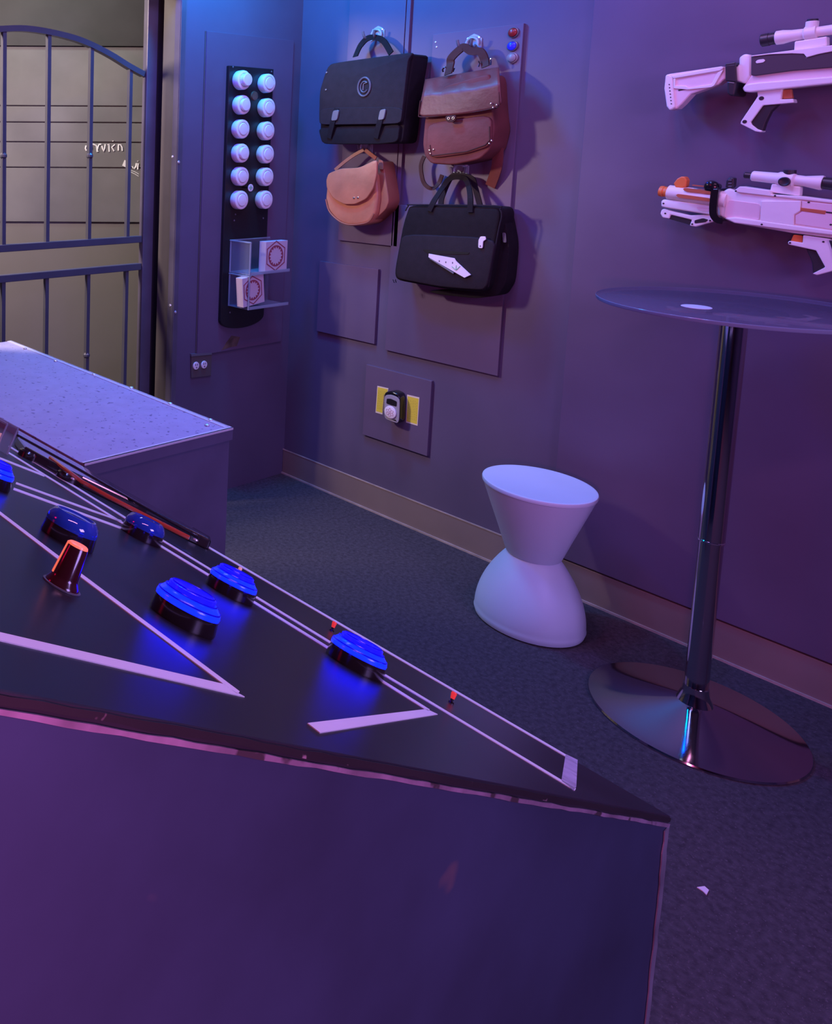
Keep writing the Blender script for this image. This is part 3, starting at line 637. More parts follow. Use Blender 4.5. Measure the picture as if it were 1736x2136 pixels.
for pts, l in ((((232, 330), (540, 400), (520, 520), (420, 560), (372, 1130), (180, 1075)), 'yellow printed sticker left of the key lock box'),
               (((1062, 575), (1402, 655), (1350, 1445), (1030, 1350)), 'yellow printed sticker right of the key lock box')):
    Q = [onx(p, xb - 0.0006) for p in K(*pts)]
    s = tag(link('warning_sticker', add_prism(newbm(), Q, (0.0006, 0, 0)), M_sticker_e), l, 'sticker', 'yellow stickers beside the lock box')
    ctr = sum(Q, Vector()) / len(Q)
    inner = [ctr + (q - ctr) * 0.9 + Vector((-0.0004, 0, 0)) for q in Q]
    link('yellow_field', add_prism(newbm(), inner, (0.0003, 0, 0)), M_yellow, s)
    bm = newbm()
    ys = [q[1] for q in inner]; zs_ = [q[2] for q in inner]; y0, y1 = min(ys), max(ys); z0, z1 = min(zs_), max(zs_)
    for k in range(6):
        y = y0 + (y1 - y0) * (k + 0.8) / 6.8; zz = z0 + 0.012
        while zz < z1 - 0.014:
            L = random.uniform(0.004, 0.010); add_box(bm, (xb - 0.0012, y - 0.0007, zz), (xb - 0.0009, y + 0.0007, min(zz + L, z1 - 0.012))); zz += L + 0.003
    link('print_lines', bm, M_yellow_p, s)

# ================================================================== toy blasters on the right wall
G1 = crop(1336, 0, 4.34); G2 = crop(1336, 320, 4.34)
XG = XW - 0.016
def gslab(name, G, px, x0, x1, m, parent, bevel=0.002, seg=2, rnd=0.0, **kw):
    pts = [onx(p, x0) for p in G(*px)]
    if rnd: pts = round_poly(pts, 3, rnd)
    return link(name, add_prism(newbm(), pts, (x1 - x0, 0, 0)), m, parent, bevel=bevel, seg=seg, **kw)
def glathe(name, G, a, b, x, prof, m, parent, seg=32, **kw):
    """turned part along the line a-b (crop pixels) at distance x; prof = (fraction, radius in m)"""
    p, q = onx(G(a)[0], x), onx(G(b)[0], x); d = q - p
    return link(name, add_lathe(newbm(), p, d, [(t * d.length, r) for t, r in prof], seg), m, parent, smooth=True, **kw)
xm = XG - 0.060; xq = XG - 0.035            # middle plane / near plane distances
# --- upper blaster
t1 = thing('toy_blaster', onx((1560, 180), XG), 'upper white toy blaster, its ridged shoulder stock at the left end', 'toy gun')
xf0, xb0 = XG - 0.078, XG - 0.040
gslab('stock', G1, ((225, 680), (262, 668), (742, 598), (766, 612), (770, 715), (700, 768), (460, 852), (375, 945), (330, 985), (265, 1000), (235, 960), (215, 800)), xf0, xb0, M_gunw2, t1, bevel=0.004)
gslab('butt_pad', G1, ((225, 680), (255, 668), (290, 690), (300, 820), (315, 975), (265, 1002), (235, 962), (213, 800)), xf0 - 0.005, xb0 + 0.004, M_gunw, t1, bevel=0.004)
bm = newbm()
for k in range(7): q = onx(G1((262 + k * 3.2, 765 + k * 29))[0], xf0 - 0.0053); add_lathe(bm, q, NX, [(0, 0.0017), (0.0006, 0.0017)], 8)
link('pad_dots', bm, M_gunb, t1)
gslab('cheek_rail', G1, ((268, 688), (735, 600), (755, 614), (720, 640), (300, 712)), xf0 - 0.005, xf0 + 0.01, M_gunw, t1)
gslab('stock_rib', G1, ((300, 715), (318, 712), (316, 778), (410, 778), (436, 796), (645, 762), (700, 655), (752, 630), (668, 775), (640, 790), (430, 812), (300, 800)), xf0 - 0.004, xf0 + 0.01, M_gunw, t1, bevel=0.001)
gslab('stock_slot', G1, ((342, 812), (410, 800), (425, 808), (345, 824)), xf0 - 0.0008, xf0 + 0.01, M_gunb, t1, bevel=0)
gslab('neck', G1, ((765, 625), (860, 605), (892, 590), (890, 520), (938, 486), (985, 492), (1008, 515), (1005, 680), (950, 762), (870, 735), (765, 720)), xf0 + 0.002, xb0, M_gunw, t1, bevel=0.006, seg=3)
gslab('receiver', G1, ((1000, 520), (1740, 440), (2700, 330), (2700, 660), (1736, 758), (990, 836), (938, 830), (920, 800), (952, 755), (1000, 680)), xf0 + 0.004, xb0, M_gunw2, t1, bevel=0.004)
gslab('lower_edge', G1, ((925, 790), (960, 760), (1060, 745), (1740, 690), (2700, 592), (2700, 660), (1736, 758), (990, 836), (940, 832)), xf0 - 0.003, xb0, M_gunw, t1, bevel=0.004)
gslab('side_panel', G1, ((1003, 508), (1365, 480), (1480, 486), (1500, 518), (1740, 462), (2600, 372), (2600, 520), (1736, 612), (1380, 640), (1040, 686), (1003, 682)), xf0 - 0.003, xb0, M_gunp, t1, bevel=0.002)
gslab('badge', G1, ((1042, 558), (1065, 540), (1118, 534), (1132, 548), (1112, 566), (1050, 574)), xf0 - 0.0045, xf0, M_gunw, t1, bevel=0.0005, rnd=0.3)
gslab('top_rail', G1, ((1005, 503), (1180, 480), (1390, 452), (1740, 408), (2500, 325), (2500, 385), (1740, 465), (1610, 490), (1505, 520), (1480, 488), (1370, 484), (1180, 492), (1008, 512)), xf0 - 0.006, xb0 - 0.002, M_gunw, t1, bevel=0.002)
gslab('scope_mount', G1, ((1395, 375), (1690, 328), (1690, 412), (1560, 440), (1390, 470)), xf0 + 0.006, xb0 - 0.008, M_gunw, t1, bevel=0.003)
sc = glathe('scope', G1, (1228, 345), (2010, 228), xm, [(0, 0.0152), (0.01, 0.0186), (0.09, 0.0186), (0.2, 0.0152), (0.34, 0.0138), (0.36, 0.0179), (0.49, 0.0179), (0.50, 0.0131), (0.72, 0.0131), (0.85, 0.0200), (1, 0.0200)], M_gunw, t1)
glathe('eyepiece', G1, (1098, 368), (1240, 343), xm, [(0, 0.0159), (0.04, 0.0172), (0.5, 0.0172), (0.52, 0.0162), (1, 0.0162)], M_gunb, sc)
p = onx(G1((1552, 262))[0], xm); link('turret', add_cyl(newbm(), p, p + Vector((0, 0, 0.020)), 0.013, seg=20), M_gunw, sc, bevel=0.002)
link('turret_cap', add_cyl(newbm(), p + Vector((0, 0, 0.020)), p + Vector((0, 0, 0.025)), 0.011, seg=20), M_gunb, sc)
gr = gslab('grip', G1, ((1055, 830), (1285, 800), (1275, 885), (1270, 900), (1385, 895), (1392, 930), (1110, 955), (1000, 1105), (1012, 1130), (1060, 1168), (1108, 1186), (1090, 1199), (1040, 1190), (905, 1122), (910, 1098), (1040, 905), (1062, 870)), xf0 + 0.006, xb0 - 0.004, M_gunw, t1, bevel=0.002)
gslab('grip_insert', G1, ((1108, 955), (1255, 940), (1180, 1012), (1132, 1110), (1108, 1186), (1060, 1168), (1012, 1130), (1000, 1105)), xf0 + 0.010, xb0 - 0.008, M_gunb, gr, bevel=0.002)
for c_, r in (((1097, 890), 0.0055), ((945, 1102), 0.0050)):
    q = onx(G1(c_)[0], xf0 + 0.006); link('screw_hole', add_lathe(newbm(), q, NX, [(-0.002, r), (0.0006, r)], 16), M_gunb, gr)
gslab('trigger', G1, ((1290, 812), (1368, 806), (1372, 850), (1382, 890), (1296, 896), (1272, 872)), xf0 + 0.014, xb0 - 0.012, M_orange_d, t1, bevel=0.002)
glathe('barrel', G1, (2600, 420), (3000, 375), xm, [(0, 0.0152), (0.9, 0.0152), (0.9, 0.0193), (1, 0.0193)], M_gunw, t1)
# wall bracket gripping the stock neck
t = thing('wall_bracket', onx((1522, 165), XG), 'black plastic wall clip gripping the upper toy blaster at its neck', 'bracket')
gslab('clip_arm', G1, ((768, 592), (862, 580), (872, 730), (860, 742), (770, 732)), xf0 - 0.008, xf0 - 0.0005, M_gunb, t, bevel=0.003)
gslab('clip_hook', G1, ((785, 735), (866, 742), (862, 800), (852, 860), (820, 872), (785, 848)), xf0 - 0.008, XG, M_gunb, t, bevel=0.004)
gslab('clip_top', G1, ((768, 576), (862, 562), (862, 588), (768, 600)), xf0 - 0.008, XG, M_gunb, t, bevel=0.002)

# --- lower blaster
t2 = thing('toy_blaster', onx((1600, 470), XG), 'lower white toy blaster, its orange muzzle and sight at the left end', 'toy gun')
xf0, xb0 = XG - 0.080, XG - 0.038
glathe('muzzle', G2, (178, 340), (275, 353), xm, [(0, 0.0097), (0.02, 0.0152), (0.35, 0.0166), (0.4, 0.0145), (1, 0.0166)], M_orange, t2)
bs = glathe('barrel_shroud', G2, (248, 348), (790, 425), xm, [(0, 0.0138), (0.02, 0.0207), (0.3, 0.0214), (1, 0.0248)], M_gunw, t2)
gslab('barrel_slot', G2, ((385, 322), (402, 312), (650, 345), (650, 372), (402, 342)), xm - 0.0240, xm - 0.012, M_orange_d, bs, bevel=0, rnd=0.2)
gslab('barrel_slot', G2, ((322, 378), (340, 366), (650, 408), (650, 438), (345, 400)), xm - 0.0240, xm - 0.012, M_orange_d, bs, bevel=0, rnd=0.2)
gslab('barrel_slot', G2, ((470, 283), (620, 300), (620, 308), (470, 292)), xm - 0.018, xm - 0.005, M_orange_d, bs, bevel=0)
gslab('front_sight', G2, ((298, 272), (330, 230), (368, 208), (405, 212), (422, 245), (412, 300), (372, 320), (318, 312)), xm - 0.012, xm + 0.012, M_orange, t2, bevel=0.003)
gslab('under_tube', G2, ((185, 430), (210, 415), (400, 440), (790, 490), (790, 580), (640, 560), (225, 492), (186, 482)), xf0 + 0.010, xb0 - 0.006, M_gunw, t2, bevel=0.008, seg=3)
gslab('tube_window', G2, ((508, 490), (530, 482), (640, 498), (640, 524), (530, 518)), xf0 + 0.0092, xf0 + 0.02, M_gunw2, t2, bevel=0, rnd=0.25)
fg = gslab('fore_grip', G2, ((178, 545), (190, 510), (212, 500), (275, 520), (450, 560), (560, 555), (662, 560), (664, 618), (500, 665), (443, 655), (464, 602), (272, 556), (262, 592), (200, 582)), xf0 + 0.016, xb0 - 0.010, M_gunw, t2, bevel=0.003)
gslab('fore_grip_pad', G2, ((270, 556), (464, 602), (446, 645), (262, 594)), xf0 + 0.020, xb0 - 0.014, M_gunb, fg, bevel=0.001)
gslab('fore_grip_hole', G2, ((490, 606), (568, 586), (615, 600), (592, 622), (492, 635)), xf0 + 0.0152, xf0 + 0.02, M_gunb, fg, bevel=0, rnd=0.2)
def dots(G, px, x, parent, r=0.0024):
    bm = newbm()
    for p in px: add_lathe(bm, onx(G(p)[0], x), NX, [(-0.001, r), (0.0006, r)], 12)
    link('screw_holes', bm, M_gunb, parent)
dots(G2, ((226, 543), (470, 640), (632, 608)), xf0 + 0.0158, fg); dots(G2, ((210, 453),), xf0 + 0.0098, t2)
gslab('receiver', G2, ((700, 390), (742, 345), (800, 312), (862, 340), (1170, 372), (1450, 395), (1740, 432), (2700, 560), (2700, 900), (1740, 770), (1480, 735), (1380, 724), (850, 632), (775, 602), (705, 560), (690, 450)), xf0 + 0.004, xb0, M_gunw, t2, bevel=0.006, seg=3)
gslab('top_rail', G2, ((850, 335), (900, 298), (1168, 335), (1185, 372), (1450, 388), (1740, 425), (2600, 540), (2600, 575), (1740, 452), (1180, 388), (875, 352)), xf0 - 0.002, xb0 - 0.002, M_gunw, t2, bevel=0.002)
gslab('window', G2, ((772, 470), (805, 420), (1068, 455), (1090, 478), (1078, 606), (758, 582)), xf0 + 0.002, xf0 + 0.02, M_gunw2, t2, bevel=0.001, rnd=0.12, label='tinted pinkish window panel')
gslab('side_plate', G2, ((1090, 430), (1455, 430), (1450, 520), (1395, 555), (1390, 655), (1085, 612)), xf0 - 0.002, xf0 + 0.02, M_gunw, t2, bevel=0.002)
gslab('rear_plate', G2, ((1460, 430), (1740, 460), (1740, 690), (1400, 640), (1400, 560), (1455, 530)), xf0, xf0 + 0.02, M_gunw2, t2, bevel=0.002)
gslab('bolt_slot', G2, ((1450, 490), (1680, 518), (1672, 552), (1444, 520)), xf0 - 0.0012, xf0 + 0.02, M_orange_d, t2, bevel=0.001)
gslab('bolt_shadow_gap', G2, ((1682, 525), (1740, 532), (1740, 545), (1680, 538)), xf0 - 0.001, xf0 + 0.02, M_gunb, t2, bevel=0)
gslab('lower_rail', G2, ((760, 585), (862, 578), (1740, 700), (2600, 820), (2600, 862), (1740, 742), (1300, 690), (850, 630)), xf0 - 0.004, xb0 - 0.004, M_gunw, t2, bevel=0.003)
dots(G2, ((865, 341), (1220, 384)), xf0 - 0.002, t2); dots(G2, ((1525, 443), (1725, 645)), xf0 - 0.0002, t2); dots(G2, ((1100, 643),), xf0 - 0.004, t2)
gslab('scope_mount', G2, ((1188, 275), (1450, 300), (1442, 388), (1170, 350)), xf0 + 0.010, xb0 - 0.008, M_gunw, t2, bevel=0.003)
sc = glathe('scope', G2, (1012, 203), (1655, 268), xm, [(0, 0.0117), (0.015, 0.0138), (0.36, 0.0152), (0.40, 0.0186), (0.60, 0.0186), (0.63, 0.0145), (0.75, 0.0138), (0.97, 0.0193), (1, 0.0186)], M_gunw, t2)
glathe('scope_cap', G2, (942, 196), (1020, 204), xm, [(0, 0.0062), (0.1, 0.0083), (1, 0.0083)], M_gunb, sc)
glathe('eyepiece', G2, (1645, 266), (1800, 284), xm, [(0, 0.0152), (1, 0.0166)], M_gunb, sc)
q = onx(G2((1312, 255))[0], xm - 0.014); link('turret_knob', add_lathe(newbm(), q, NX, [(0, 0.0125), (0.008, 0.0125), (0.009, 0.0105), (0.007, 0.006), (0.007, 0)], 28), M_gunb, sc, smooth=True)
p = onx(G2((1352, 195))[0], xm); link('turret_cap', add_cyl(newbm(), p, p + Vector((0, 0, 0.013)), 0.013, seg=20), M_gunb, sc)
rs = gslab('rear_sight', G2, ((768, 312), (778, 245), (805, 218), (850, 222), (845, 300), (820, 318)), xm - 0.010, xm + 0.012, M_gunb, t2, bevel=0.003)
for dy in (235, 265, 292): gslab('sight_slot', G2, ((797, dy), (828, dy), (826, dy + 12), (795, dy + 12)), xm - 0.0112, xm, M_grey_pl, rs, bevel=0)
gslab('trigger', G2, ((1385, 735), (1466, 745), (1466, 808), (1358, 796)), xf0 + 0.014, xb0 - 0.014, M_orange, t2, bevel=0.002)
gr = gslab('grip', G2, ((1334, 808), (1345, 792), (1380, 796), (1468, 810), (1472, 740), (1720, 775), (1745, 860), (1760, 1060), (1600, 1103), (1556, 1090), (1672, 1030), (1590, 880), (1490, 858), (1342, 826)), xf0 + 0.006, xb0 - 0.006, M_gunw, t2, bevel=0.002)
gslab('grip_insert', G2, ((1500, 862), (1590, 880), (1672, 1030), (1562, 1086), (1556, 990)), xf0 + 0.012, xb0 - 0.010, M_gunb, gr, bevel=0.002)
gslab('grip_insert', G2, ((1705, 785), (1760, 795), (1800, 1000), (1760, 1000), (1730, 860)), xf0 + 0.002, xf0 + 0.01, M_gunb, gr, bevel=0.002)
dots(G2, ((1356, 810), (1658, 800)), xf0 + 0.0058, gr)
gslab('shoulder_stock', G2, ((2690, 580), (3100, 660), (3120, 1000), (2960, 1000), (2690, 800)), xf0 + 0.006, xb0, M_gunw, t2, bevel=0.004)
t = thing('wall_bracket', onx((1492, 440), XG), 'black wall hook with a round knob holding the lower toy blaster barrel', 'bracket')
q = onx(G2((678, 300))[0], xm + 0.01)
link('knob', add_lathe(newbm(), q, NX, [(-0.02, 0.009), (0.012, 0.011), (0.020, 0.0165), (0.027, 0.0175), (0.033, 0.0145), (0.036, 0.008), (0.036, 0)], 32), M_blackgl, t, smooth=True)
strap('arm', G2((680, 330), (668, 420), (662, 500), (668, 560), (700, 600), (745, 612)), [xf0 - 0.008] * 6, 0.017, M_blackgl, t, th=0.008, n=4)
gslab('foot', G2, ((655, 590), (760, 600), (700, 622)), xf0 - 0.006, XG, M_blackgl, t, bevel=0.002)
gslab('neck', G2, ((655, 320), (705, 320), (703, 345), (653, 345)), xf0 - 0.010, XG, M_blackgl, t, bevel=0.002)
# orange pump grip fragment of the lower blaster seen behind the hook
# ================================================================== stool
S0 = Vector((2.7048, 1.2254, 0))
st_ = thing('hourglass_stool', S0, 'white plastic hourglass stool with a round seat, on the carpet near the wall', 'stool')
prof = [(0, 0.140), (0.004, 0.150), (0.016, 0.1535), (0.022, 0.152)]
for k in range(1, 19):
    t_ = k / 18; prof.append((0.022 + 0.205 * t_, 0.152 - 0.0815 * (t_ ** 1.9) ))
link('base', add_lathe(newbm(), S0, (0, 0, 1), prof, 96), M_stool, st_, smooth=True)
prof = [(0.2275, 0.062), (0.227, 0.074), (0.234, 0.078), (0.30, 0.1005), (0.38, 0.129), (0.442, 0.1505), (0.4475, 0.1525)]
link('upper_cone', add_lathe(newbm(), S0, (0, 0, 1), prof, 96), M_stool, st_, smooth=True)
link('seat', add_lathe(newbm(), S0, (0, 0, 1), [(0.4475, 0.1505), (0.4490, 0.1545), (0.4560, 0.1555), (0.4605, 0.1540), (0.4618, 0.150), (0.4610, 0.146), (0.4605, 0)], 96), M_stool, st_, smooth=True)

# ================================================================== bar table
T0 = Vector((2.6015, 0.7600, 0)); HT = 1.122
bt = thing('bar_table', T0, 'tall round glass bar table on a chrome pole and round chrome base', 'table')
RB = 0.229
prof = [(0.0, RB), (0.004, RB + 0.001), (0.008, RB - 0.001)]
for k in range(1, 25):
    r = RB * (1 - k / 24 * 0.83); q = 1 - r / RB
    prof.append((0.008 + 0.055 * q ** 1.25, r))
prof += [(0.058, 0.0365), (0.072, 0.0315), (0.084, 0.0285), (0.096, 0.0270)]
link('base', add_lathe(newbm(), T0, (0, 0, 1), prof, 128), M_chrome_dark, bt, smooth=True)
link('lower_pole', add_lathe(newbm(), T0, (0, 0, 1), [(0.09, 0.0255), (0.50, 0.0255)], 48), M_chrome_dark, bt, smooth=True)
link('collar', add_lathe(newbm(), T0, (0, 0, 1), [(0.497, 0.0262), (0.499, 0.0285), (0.503, 0.0285), (0.505, 0.0262)], 48), M_chrome, bt, smooth=True)
link('upper_pole', add_lathe(newbm(), T0, (0, 0, 1), [(0.50, 0.0275), (HT - 0.018, 0.0275)], 48), M_chrome_dark, bt, smooth=True)
hub = link('mounting_hub', add_lathe(newbm(), T0, (0, 0, 1), [(HT - 0.022, 0.05), (HT - 0.012, 0.098), (HT - 0.0105, 0.098)], 40), M_plate, bt, smooth=True)
bm = newbm()
for k in range(4):
    a = k * pi / 2 + 0.5; d = Vector((math.cos(a), math.sin(a), 0)); add_cyl(bm, T0 + d * 0.05 + Vector((0, 0, HT - 0.0105)), T0 + d * 0.05 + Vector((0, 0, HT - 0.0098)), 0.008, seg=12)
add_lathe(bm, T0, (0, 0, 1), [(HT - 0.0105, 0.030), (HT - 0.0098, 0.026)], 16); link('hub_screw', bm, M_gunb, hub)
RT = 0.286
gt = link('glass_top', add_lathe(newbm(), T0, (0, 0, 1), [(HT - 0.0095, RT - 0.003), (HT - 0.008, RT), (HT - 0.001, RT), (HT, RT - 0.002)], 128), M_glass, bt, smooth=True)
link('glass_rim', add_lathe(newbm(), T0, (0, 0, 1), [(HT - 0.0095, RT + 0.0002), (HT - 0.008, RT + 0.0012), (HT - 0.001, RT + 0.0012), (HT, RT + 0.0002), (HT - 0.0095, RT + 0.0002)], 128), M_glass_edge, gt, smooth=True)
cc = onz((1453, 641), HT)
tag(link('white_disc', add_lathe(newbm(), cc, (0, 0, 1), [(0.0002, 0.030), (0.0015, 0.0305), (0.0022, 0.029), (0.0022, 0)], 40), M_stool), 'small round white disc lying on the glass table top', 'white_disc')  # thin flat white disc on the glass

# ================================================================== metal topped counter
CH = 0.816; cx0, cx1 = 1.022, onz((485, 893), 0.816)[0]; cy0, cy1 = onz((485, 893), 0.816)[1], YW - 0.01
ct = thing('counter', (cx1, cy0, 0), 'low grey counter with a speckled metal top and screwed edges, left of the stool', 'counter')
link('body', add_box(newbm(), (cx0, cy0 + 0.004, 0), (cx1 - 0.004, cy1, CH - 0.026)), M_counter, ct, bevel=0.003)
link('top_plate', add_box(newbm(), (cx0, cy0 + 0.002, CH - 0.026), (cx1 - 0.002, cy1, CH)), M_metaltop, ct, bevel=0.001)
link('front_lip', add_box(newbm(), (cx0, cy0 - 0.002, CH - 0.030), (cx1, cy0 + 0.002, CH - 0.003)), M_counter, ct, bevel=0.001)
bm = add_box(newbm(), (cx0, cy0 - 0.003, CH - 0.003), (cx1, cy0 + 0.002, CH + 0.002)); add_box(bm, (cx0, cy0 - 0.002, CH), (cx1, cy0 + 0.009, CH + 0.002))
link('front_trim', bm, M_metaltrim, ct, label='bright metal edge trim')
bm = add_box(newbm(), (cx1 - 0.002, cy0, CH - 0.022), (cx1 + 0.0015, cy1, CH + 0.0015)); add_box(bm, (cx1 - 0.016, cy0 + 0.012, CH), (cx1, cy1, CH + 0.0015)); link('side_trim', bm, M_metaltrim, ct)
for p in ((52, 727), (116, 753), (196, 781), (274, 809), (355, 842), (439, 876), (432, 887)):
    c = onz(p, CH + 0.0015); link('screw', add_lathe(newbm(), c, (0, 0, 1), [(0, 0.0065), (0.002, 0.006), (0.0035, 0.003), (0.004, 0)], 16), M_screw, ct, smooth=True)

# ================================================================== control console
Cc = Vector((1.0094, 0.3045, 0.8)); U = Vector((-0.8802, 0, 0.4745)); Vv = Vector((0, 1, 0)); N = Vector((0.4745, 0, 0.8802))
def cp(p, h=0.0): return onp(p, Cc + N * h, N)
CL = 1.22; CY1 = 2.20
cs = thing('control_console', (Cc[0], Cc[1], 0), 'dark sloping control console with white lines and round blue buttons', 'console')
UPc = Cc + U * CL
body = [Vector((Cc[0] - 0.004, Cc[1] + 0.0015, 0)), Vector((Cc[0] - 0.004, Cc[1] + 0.0015, Cc[2] - 0.0105)), Vector((UPc[0], Cc[1] + 0.0015, UPc[2] - 0.0105)), Vector((UPc[0], Cc[1] + 0.0015, 0))]
link('body', add_prism(newbm(), body, (0, CY1 - Cc[1] - 0.008, 0)), M_conp, cs)
link('top_panel', add_prism(newbm(), [Cc, Cc + U * CL, Cc + U * CL + Vv * (CY1 - Cc[1]), Cc + Vv * (CY1 - Cc[1])], -N * 0.009), M_con, cs, bevel=0.0015)
# worn light edge just under the top, and down the right corner of the end panel; chipped black lip
def wobble_strip(p, q, w, nrm, th, n=60, amp=0.3, seed=1):
    rnd = random.Random(seed); d = (q - p); dn = d.normalized(); s = dn.cross(nrm).normalized(); bm = newbm(); prev = None
    for i in range(n + 1):
        c = p + d * (i / n); a = w * (0.5 + amp * (rnd.random() - 0.5)); b = w * (0.5 + amp * (rnd.random() - 0.5))
        cur = [bm.verts.new(c + s * a), bm.verts.new(c - s * b), bm.verts.new(c - s * b + nrm * th), bm.verts.new(c + s * a + nrm * th)]
        if prev:
            for k in range(4): bm.faces.new((prev[k], prev[(k + 1) % 4], cur[(k + 1) % 4], cur[k]))
        else: bm.faces.new(cur)
        prev = cur
    bm.faces.new(prev); bmesh.ops.recalc_face_normals(bm, faces=bm.faces); return bm
e0 = Cc - N * 0.007; e1 = Cc + U * CL - N * 0.007
link('chipped_lip', wobble_strip(e0 + N * 0.0035, e1 + N * 0.0035, 0.0046, NY, 0.0006, seed=3), M_blackedge, cs)
link('worn_edge', wobble_strip(e0 - N * 0.0022, e1 - N * 0.0022, 0.0032, NY, 0.0012, seed=5), M_worn, cs, label='worn light edge of the end panel')
z_ = Cc[2]
link('corner_bead', wobble_strip(Vector((Cc[0] - 0.007, Cc[1] + 0.0010, 0.02)), Vector((Cc[0] - 0.007, Cc[1] + 0.0010, z_ - 0.012)), 0.010, NY, 0.0012, seed=8), mat('worn_corner', (0.12, 0.14, 0.17), 0.5, var=0.5, scale=14), cs)
def stripe(name, pts, m=M_stripe, h=0.0007):
    return link(name, add_prism(newbm(), [cp(p) for p in pts], N * h), m, cs)
def line(p, q, w0, w1=None, m=M_stripe):
    p, q = Vector(p), Vector(q); w1 = w1 or w0; d = (q - p).normalized(); s = Vector((-d[1], d[0]))
    return stripe('painted_stripe', [tuple(p + s * w0 / 2), tuple(q + s * w1 / 2), tuple(q - s * w1 / 2), tuple(p - s * w0 / 2)], m)
line((428, 1138), (1182, 1578), 3.6, 4.0, M_stripe)
stripe('painted_stripe', ((1180, 1574), (1205, 1586), (1202, 1642), (1197, 1650), (1171, 1630)), M_stripe2)
line((803, 1409), (1200, 1648), 4.0, 4.6)
line((534, 1246), (691, 1342), 4.0, 4.2); line((527, 1255), (684, 1352), 4.4, 4.8)
line((334, 1125), (446, 1193), 3.4, 3.8); line((331, 1137), (438, 1202), 4.0, 4.4)
line((18, 931), (265, 1083), 3.2, 3.6); line((18, 945), (256, 1092), 3.2, 3.6)
line((33, 1008), (253, 1088), 3.4, 3.6); line((28, 1020), (253, 1102), 4.0, 3.8)
line((-6, 954), (93, 993), 3.4, 3.4); line((-30, 1000), (0, 1009), 3.4)
line((796, 1421), (895, 1483), 4.8)
stripe('painted_stripe', ((890, 1480), (913, 1491), (667, 1530), (641, 1510)))
stripe('painted_stripe', ((-20, 1317), (0, 1321), (468, 1429), (475, 1436), (510, 1455), (0, 1338), (-20, 1334)))
line((-10, 1064), (122, 1165), 5.5, 6.5); line((160, 1195), (497, 1447), 6.5, 8)
# round buttons
def button(px, r, lit, h=0.016):
    c = cp(px); m1 = M_blue_on if lit else M_blue_off
    b = link('push_button', add_lathe(newbm(), c, N, [(0, r), (0.002, r * 1.02), (h, r * 0.965), (h + 0.001, r * 0.93), (h, r * 0.9)], 56), M_ring, cs, smooth=True)
    if lit:
        link('lens', add_lathe(newbm(), c, N, [(h * 0.6, r * 0.95), (h, r * 0.985), (h + 0.003, r * 0.965), (h + 0.008, r * 0.80), (h + 0.0085, r * 0.74), (h + 0.006, 0)], 56), M_blue_on, b, smooth=True)
        link('lens_step', add_lathe(newbm(), c, N, [(h + 0.005, r * 0.73), (h + 0.0125, r * 0.72), (h + 0.0135, r * 0.66), (h + 0.0115, 0)], 56), M_blue_in, b, smooth=True)
        bm = newbm()
        for rr, hh in ((0.955, 0.0042), (0.80, 0.0092), (0.66, 0.0142)): 
            x_, y_, z__ = frame(N); add_tube(bm, [c + N * (h + hh - 0.0006) + (x_ * math.cos(a) + y_ * math.sin(a)) * r * rr for a in np.linspace(0, 2 * pi, 49)[:-1]], 0.0007, 6, closed=True)
        link('lens_rim', bm, M_blue_rim, b, smooth=True)
    else:
        link('lens', add_lathe(newbm(), c, N, [(h * 0.6, r * 0.95), (h, r * 0.985), (h + 0.005, r * 0.95), (h + 0.010, r * 0.84), (h + 0.0125, r * 0.74), (h + 0.0125, r * 0.70), (h + 0.011, r * 0.66), (h + 0.012, 0)], 56), m1, b, smooth=True)
    return b
rb = 0.030
button((738, 1391), rb, True); button((378, 1296), rb, True); button((477, 1239), rb, True)
button((293, 1122), rb, False); button((138, 1127), rb, False); button((-27, 1006), rb, True)
# knob
c = cp((128, 1223))
KS = 0.80
kn = link('rotary_knob', add_lathe(newbm(), c, N, [(t_ * KS, r_ * KS) for t_, r_ in ((0, 0.0185), (0.001, 0.0185), (0.004, 0.0175), (0.008, 0.0148), (0.011, 0.0140), (0.0405, 0.0112), (0.0415, 0.0106), (0.0415, 0))], 40), M_knob_dark, cs, smooth=True)
link('knob_flange', add_lathe(newbm(), c, N, [(0.0002, 0.0162), (0.0012, 0.0162), (0.0014, 0.0148)], 40), M_grey_pl, kn)
kx = (Vector((-0.85, 0.52, 0.0)) - N * Vector((-0.85, 0.52, 0.0)).dot(N)).normalized(); ky = N.cross(kx)
bm = add_lathe(newbm(), c, N, [(0.0412 * KS, 0.0110 * KS), (0.0432 * KS, 0.0104 * KS), (0.0440 * KS, 0.009 * KS), (0.0440 * KS, 0)], 32)
a0 = [kx * math.cos(t) + ky * math.sin(t) for t in (-0.30, -0.1, 0.1, 0.30)]
lo = [c + N * (0.010 * KS) + d * (0.0147 * KS) for d in a0]; hi = [c + N * (0.0425 * KS) + d * (0.0115 * KS) for d in a0]
add_prism(bm, [lo[0], lo[1], lo[2], lo[3], hi[3], hi[2], hi[1], hi[0]], -kx * 0.003)
link('knob_pointer', bm, M_knob_on, kn, smooth=False, label='glowing orange cap and pointer line')
# small indicator leds
for p, m in (((496, 1200), M_led_w), ((692, 1316), M_led_r), ((941, 1466), M_led_r)):
    c = cp(p)
    l_ = link('indicator_led', add_lathe(newbm(), c, N, [(0, 0.0030), (0.002, 0.0028), (0.002, 0.0016), (0.006, 0.0016)], 16), M_ring, cs, smooth=True)
    link('led_lens', add_lathe(newbm(), c, N, [(0.005, 0.0022), (0.011, 0.0030), (0.0125, 0.0026), (0.013, 0)], 16), m, l_, smooth=True)
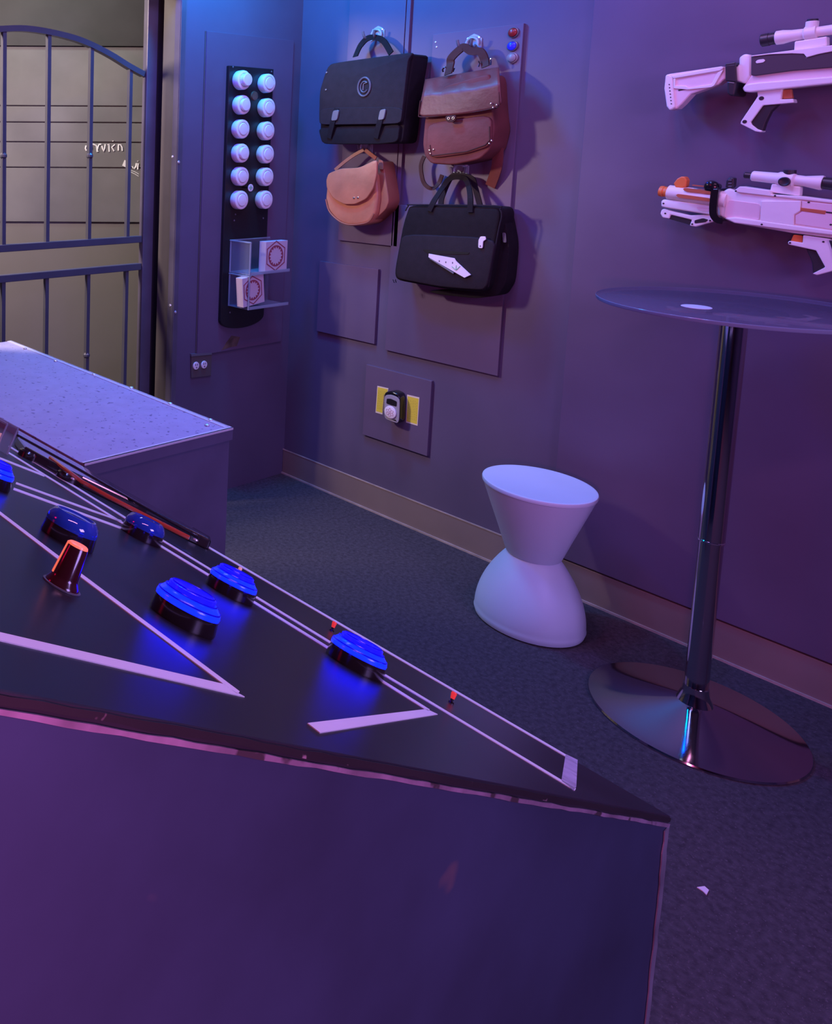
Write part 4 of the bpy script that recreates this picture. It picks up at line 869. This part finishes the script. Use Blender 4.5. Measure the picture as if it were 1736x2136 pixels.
# smoked bar along the low edge
pn = [(431, 1147), (300, 1080), (165, 1014), (120, 993), (45, 950), (30, 928), (31, 912), (160, 987), (300, 1068), (420, 1138)]
sbar = link('smoked_bar', add_prism(newbm(), [cp(p) for p in pn], N * 0.019), M_smoke, cs, bevel=0.003, label='dark glossy bar with a red gleam')
link('red_gleam', add_tube(newbm(), [cp(p, 0.0195) for p in ((105, 955), (170, 1004), (225, 1035), (300, 1074), (395, 1122))], 0.0035, 8), M_red_gleam, sbar, smooth=True)  # red gleam on the bar, shaped as a faintly glowing tube
link('top_ridge', add_tube(newbm(), [cp(p, 0.0195) for p in ((34, 906), (160, 976), (300, 1057), (415, 1123))], 0.0025, 8), M_smoke, sbar, smooth=True)
for p in ((62, 958), (142, 1004)): link('clamp_disc', add_lathe(newbm(), cp(p), N, [(0, 0.026), (0.010, 0.026), (0.014, 0.022), (0.015, 0.012), (0.014, 0)], 28), M_ring, sbar, smooth=True)
link('end_cap', add_prism(newbm(), [cp(p) for p in ((395, 1116), (432, 1137), (434, 1147), (392, 1128))], N * 0.016), M_blackgl, sbar, bevel=0.002)
for p in ((404, 1116), (408, 1127), (152, 1000)): link('bar_screw', add_lathe(newbm(), cp(p, 0.0145), N, [(0, 0.0045), (0.002, 0.004), (0.003, 0)], 14), M_screw, sbar, smooth=True)
# clear block at the left end of the bar
base = cp((14, 948)); bx = -(Vector(RI)); 
blk = newbm(); w_ = 0.075; hgt = 0.05
du = (cp((-60, 905)) - base).normalized(); dn_ = N.cross(du).normalized()
add_prism(blk, [base, base + du * w_, base + du * w_ + N * hgt, base + N * hgt], dn_ * 0.03); ab = link('acrylic_block', blk, M_acr, cs, bevel=0.002, label='clear acrylic block with reddish core')
bm = newbm(); q = [base, base + du * w_, base + du * w_ + N * hgt, base + N * hgt]
for a, b in ((0, 3), (3, 2)): add_tube(bm, [q[a], q[b]], 0.0022, 6); add_tube(bm, [q[a] + dn_ * 0.03, q[b] + dn_ * 0.03], 0.0022, 6)
link('bright_edge', bm, M_acr_edge, ab)
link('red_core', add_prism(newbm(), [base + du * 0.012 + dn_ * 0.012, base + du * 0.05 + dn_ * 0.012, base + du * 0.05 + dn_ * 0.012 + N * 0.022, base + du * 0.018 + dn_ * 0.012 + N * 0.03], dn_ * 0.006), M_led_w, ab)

# ================================================================== litter on the carpet
c = onz((1465, 1858), 0.001)
tag(link('paper_scrap', add_prism(newbm(), [onz(p, 0.001) for p in ((1454, 1852), (1470, 1850), (1479, 1858), (1474, 1868), (1466, 1860))], (0, 0, 0.002)), M_paper), 'tiny pale paper scrap on the dark carpet in the right foreground', 'scrap')
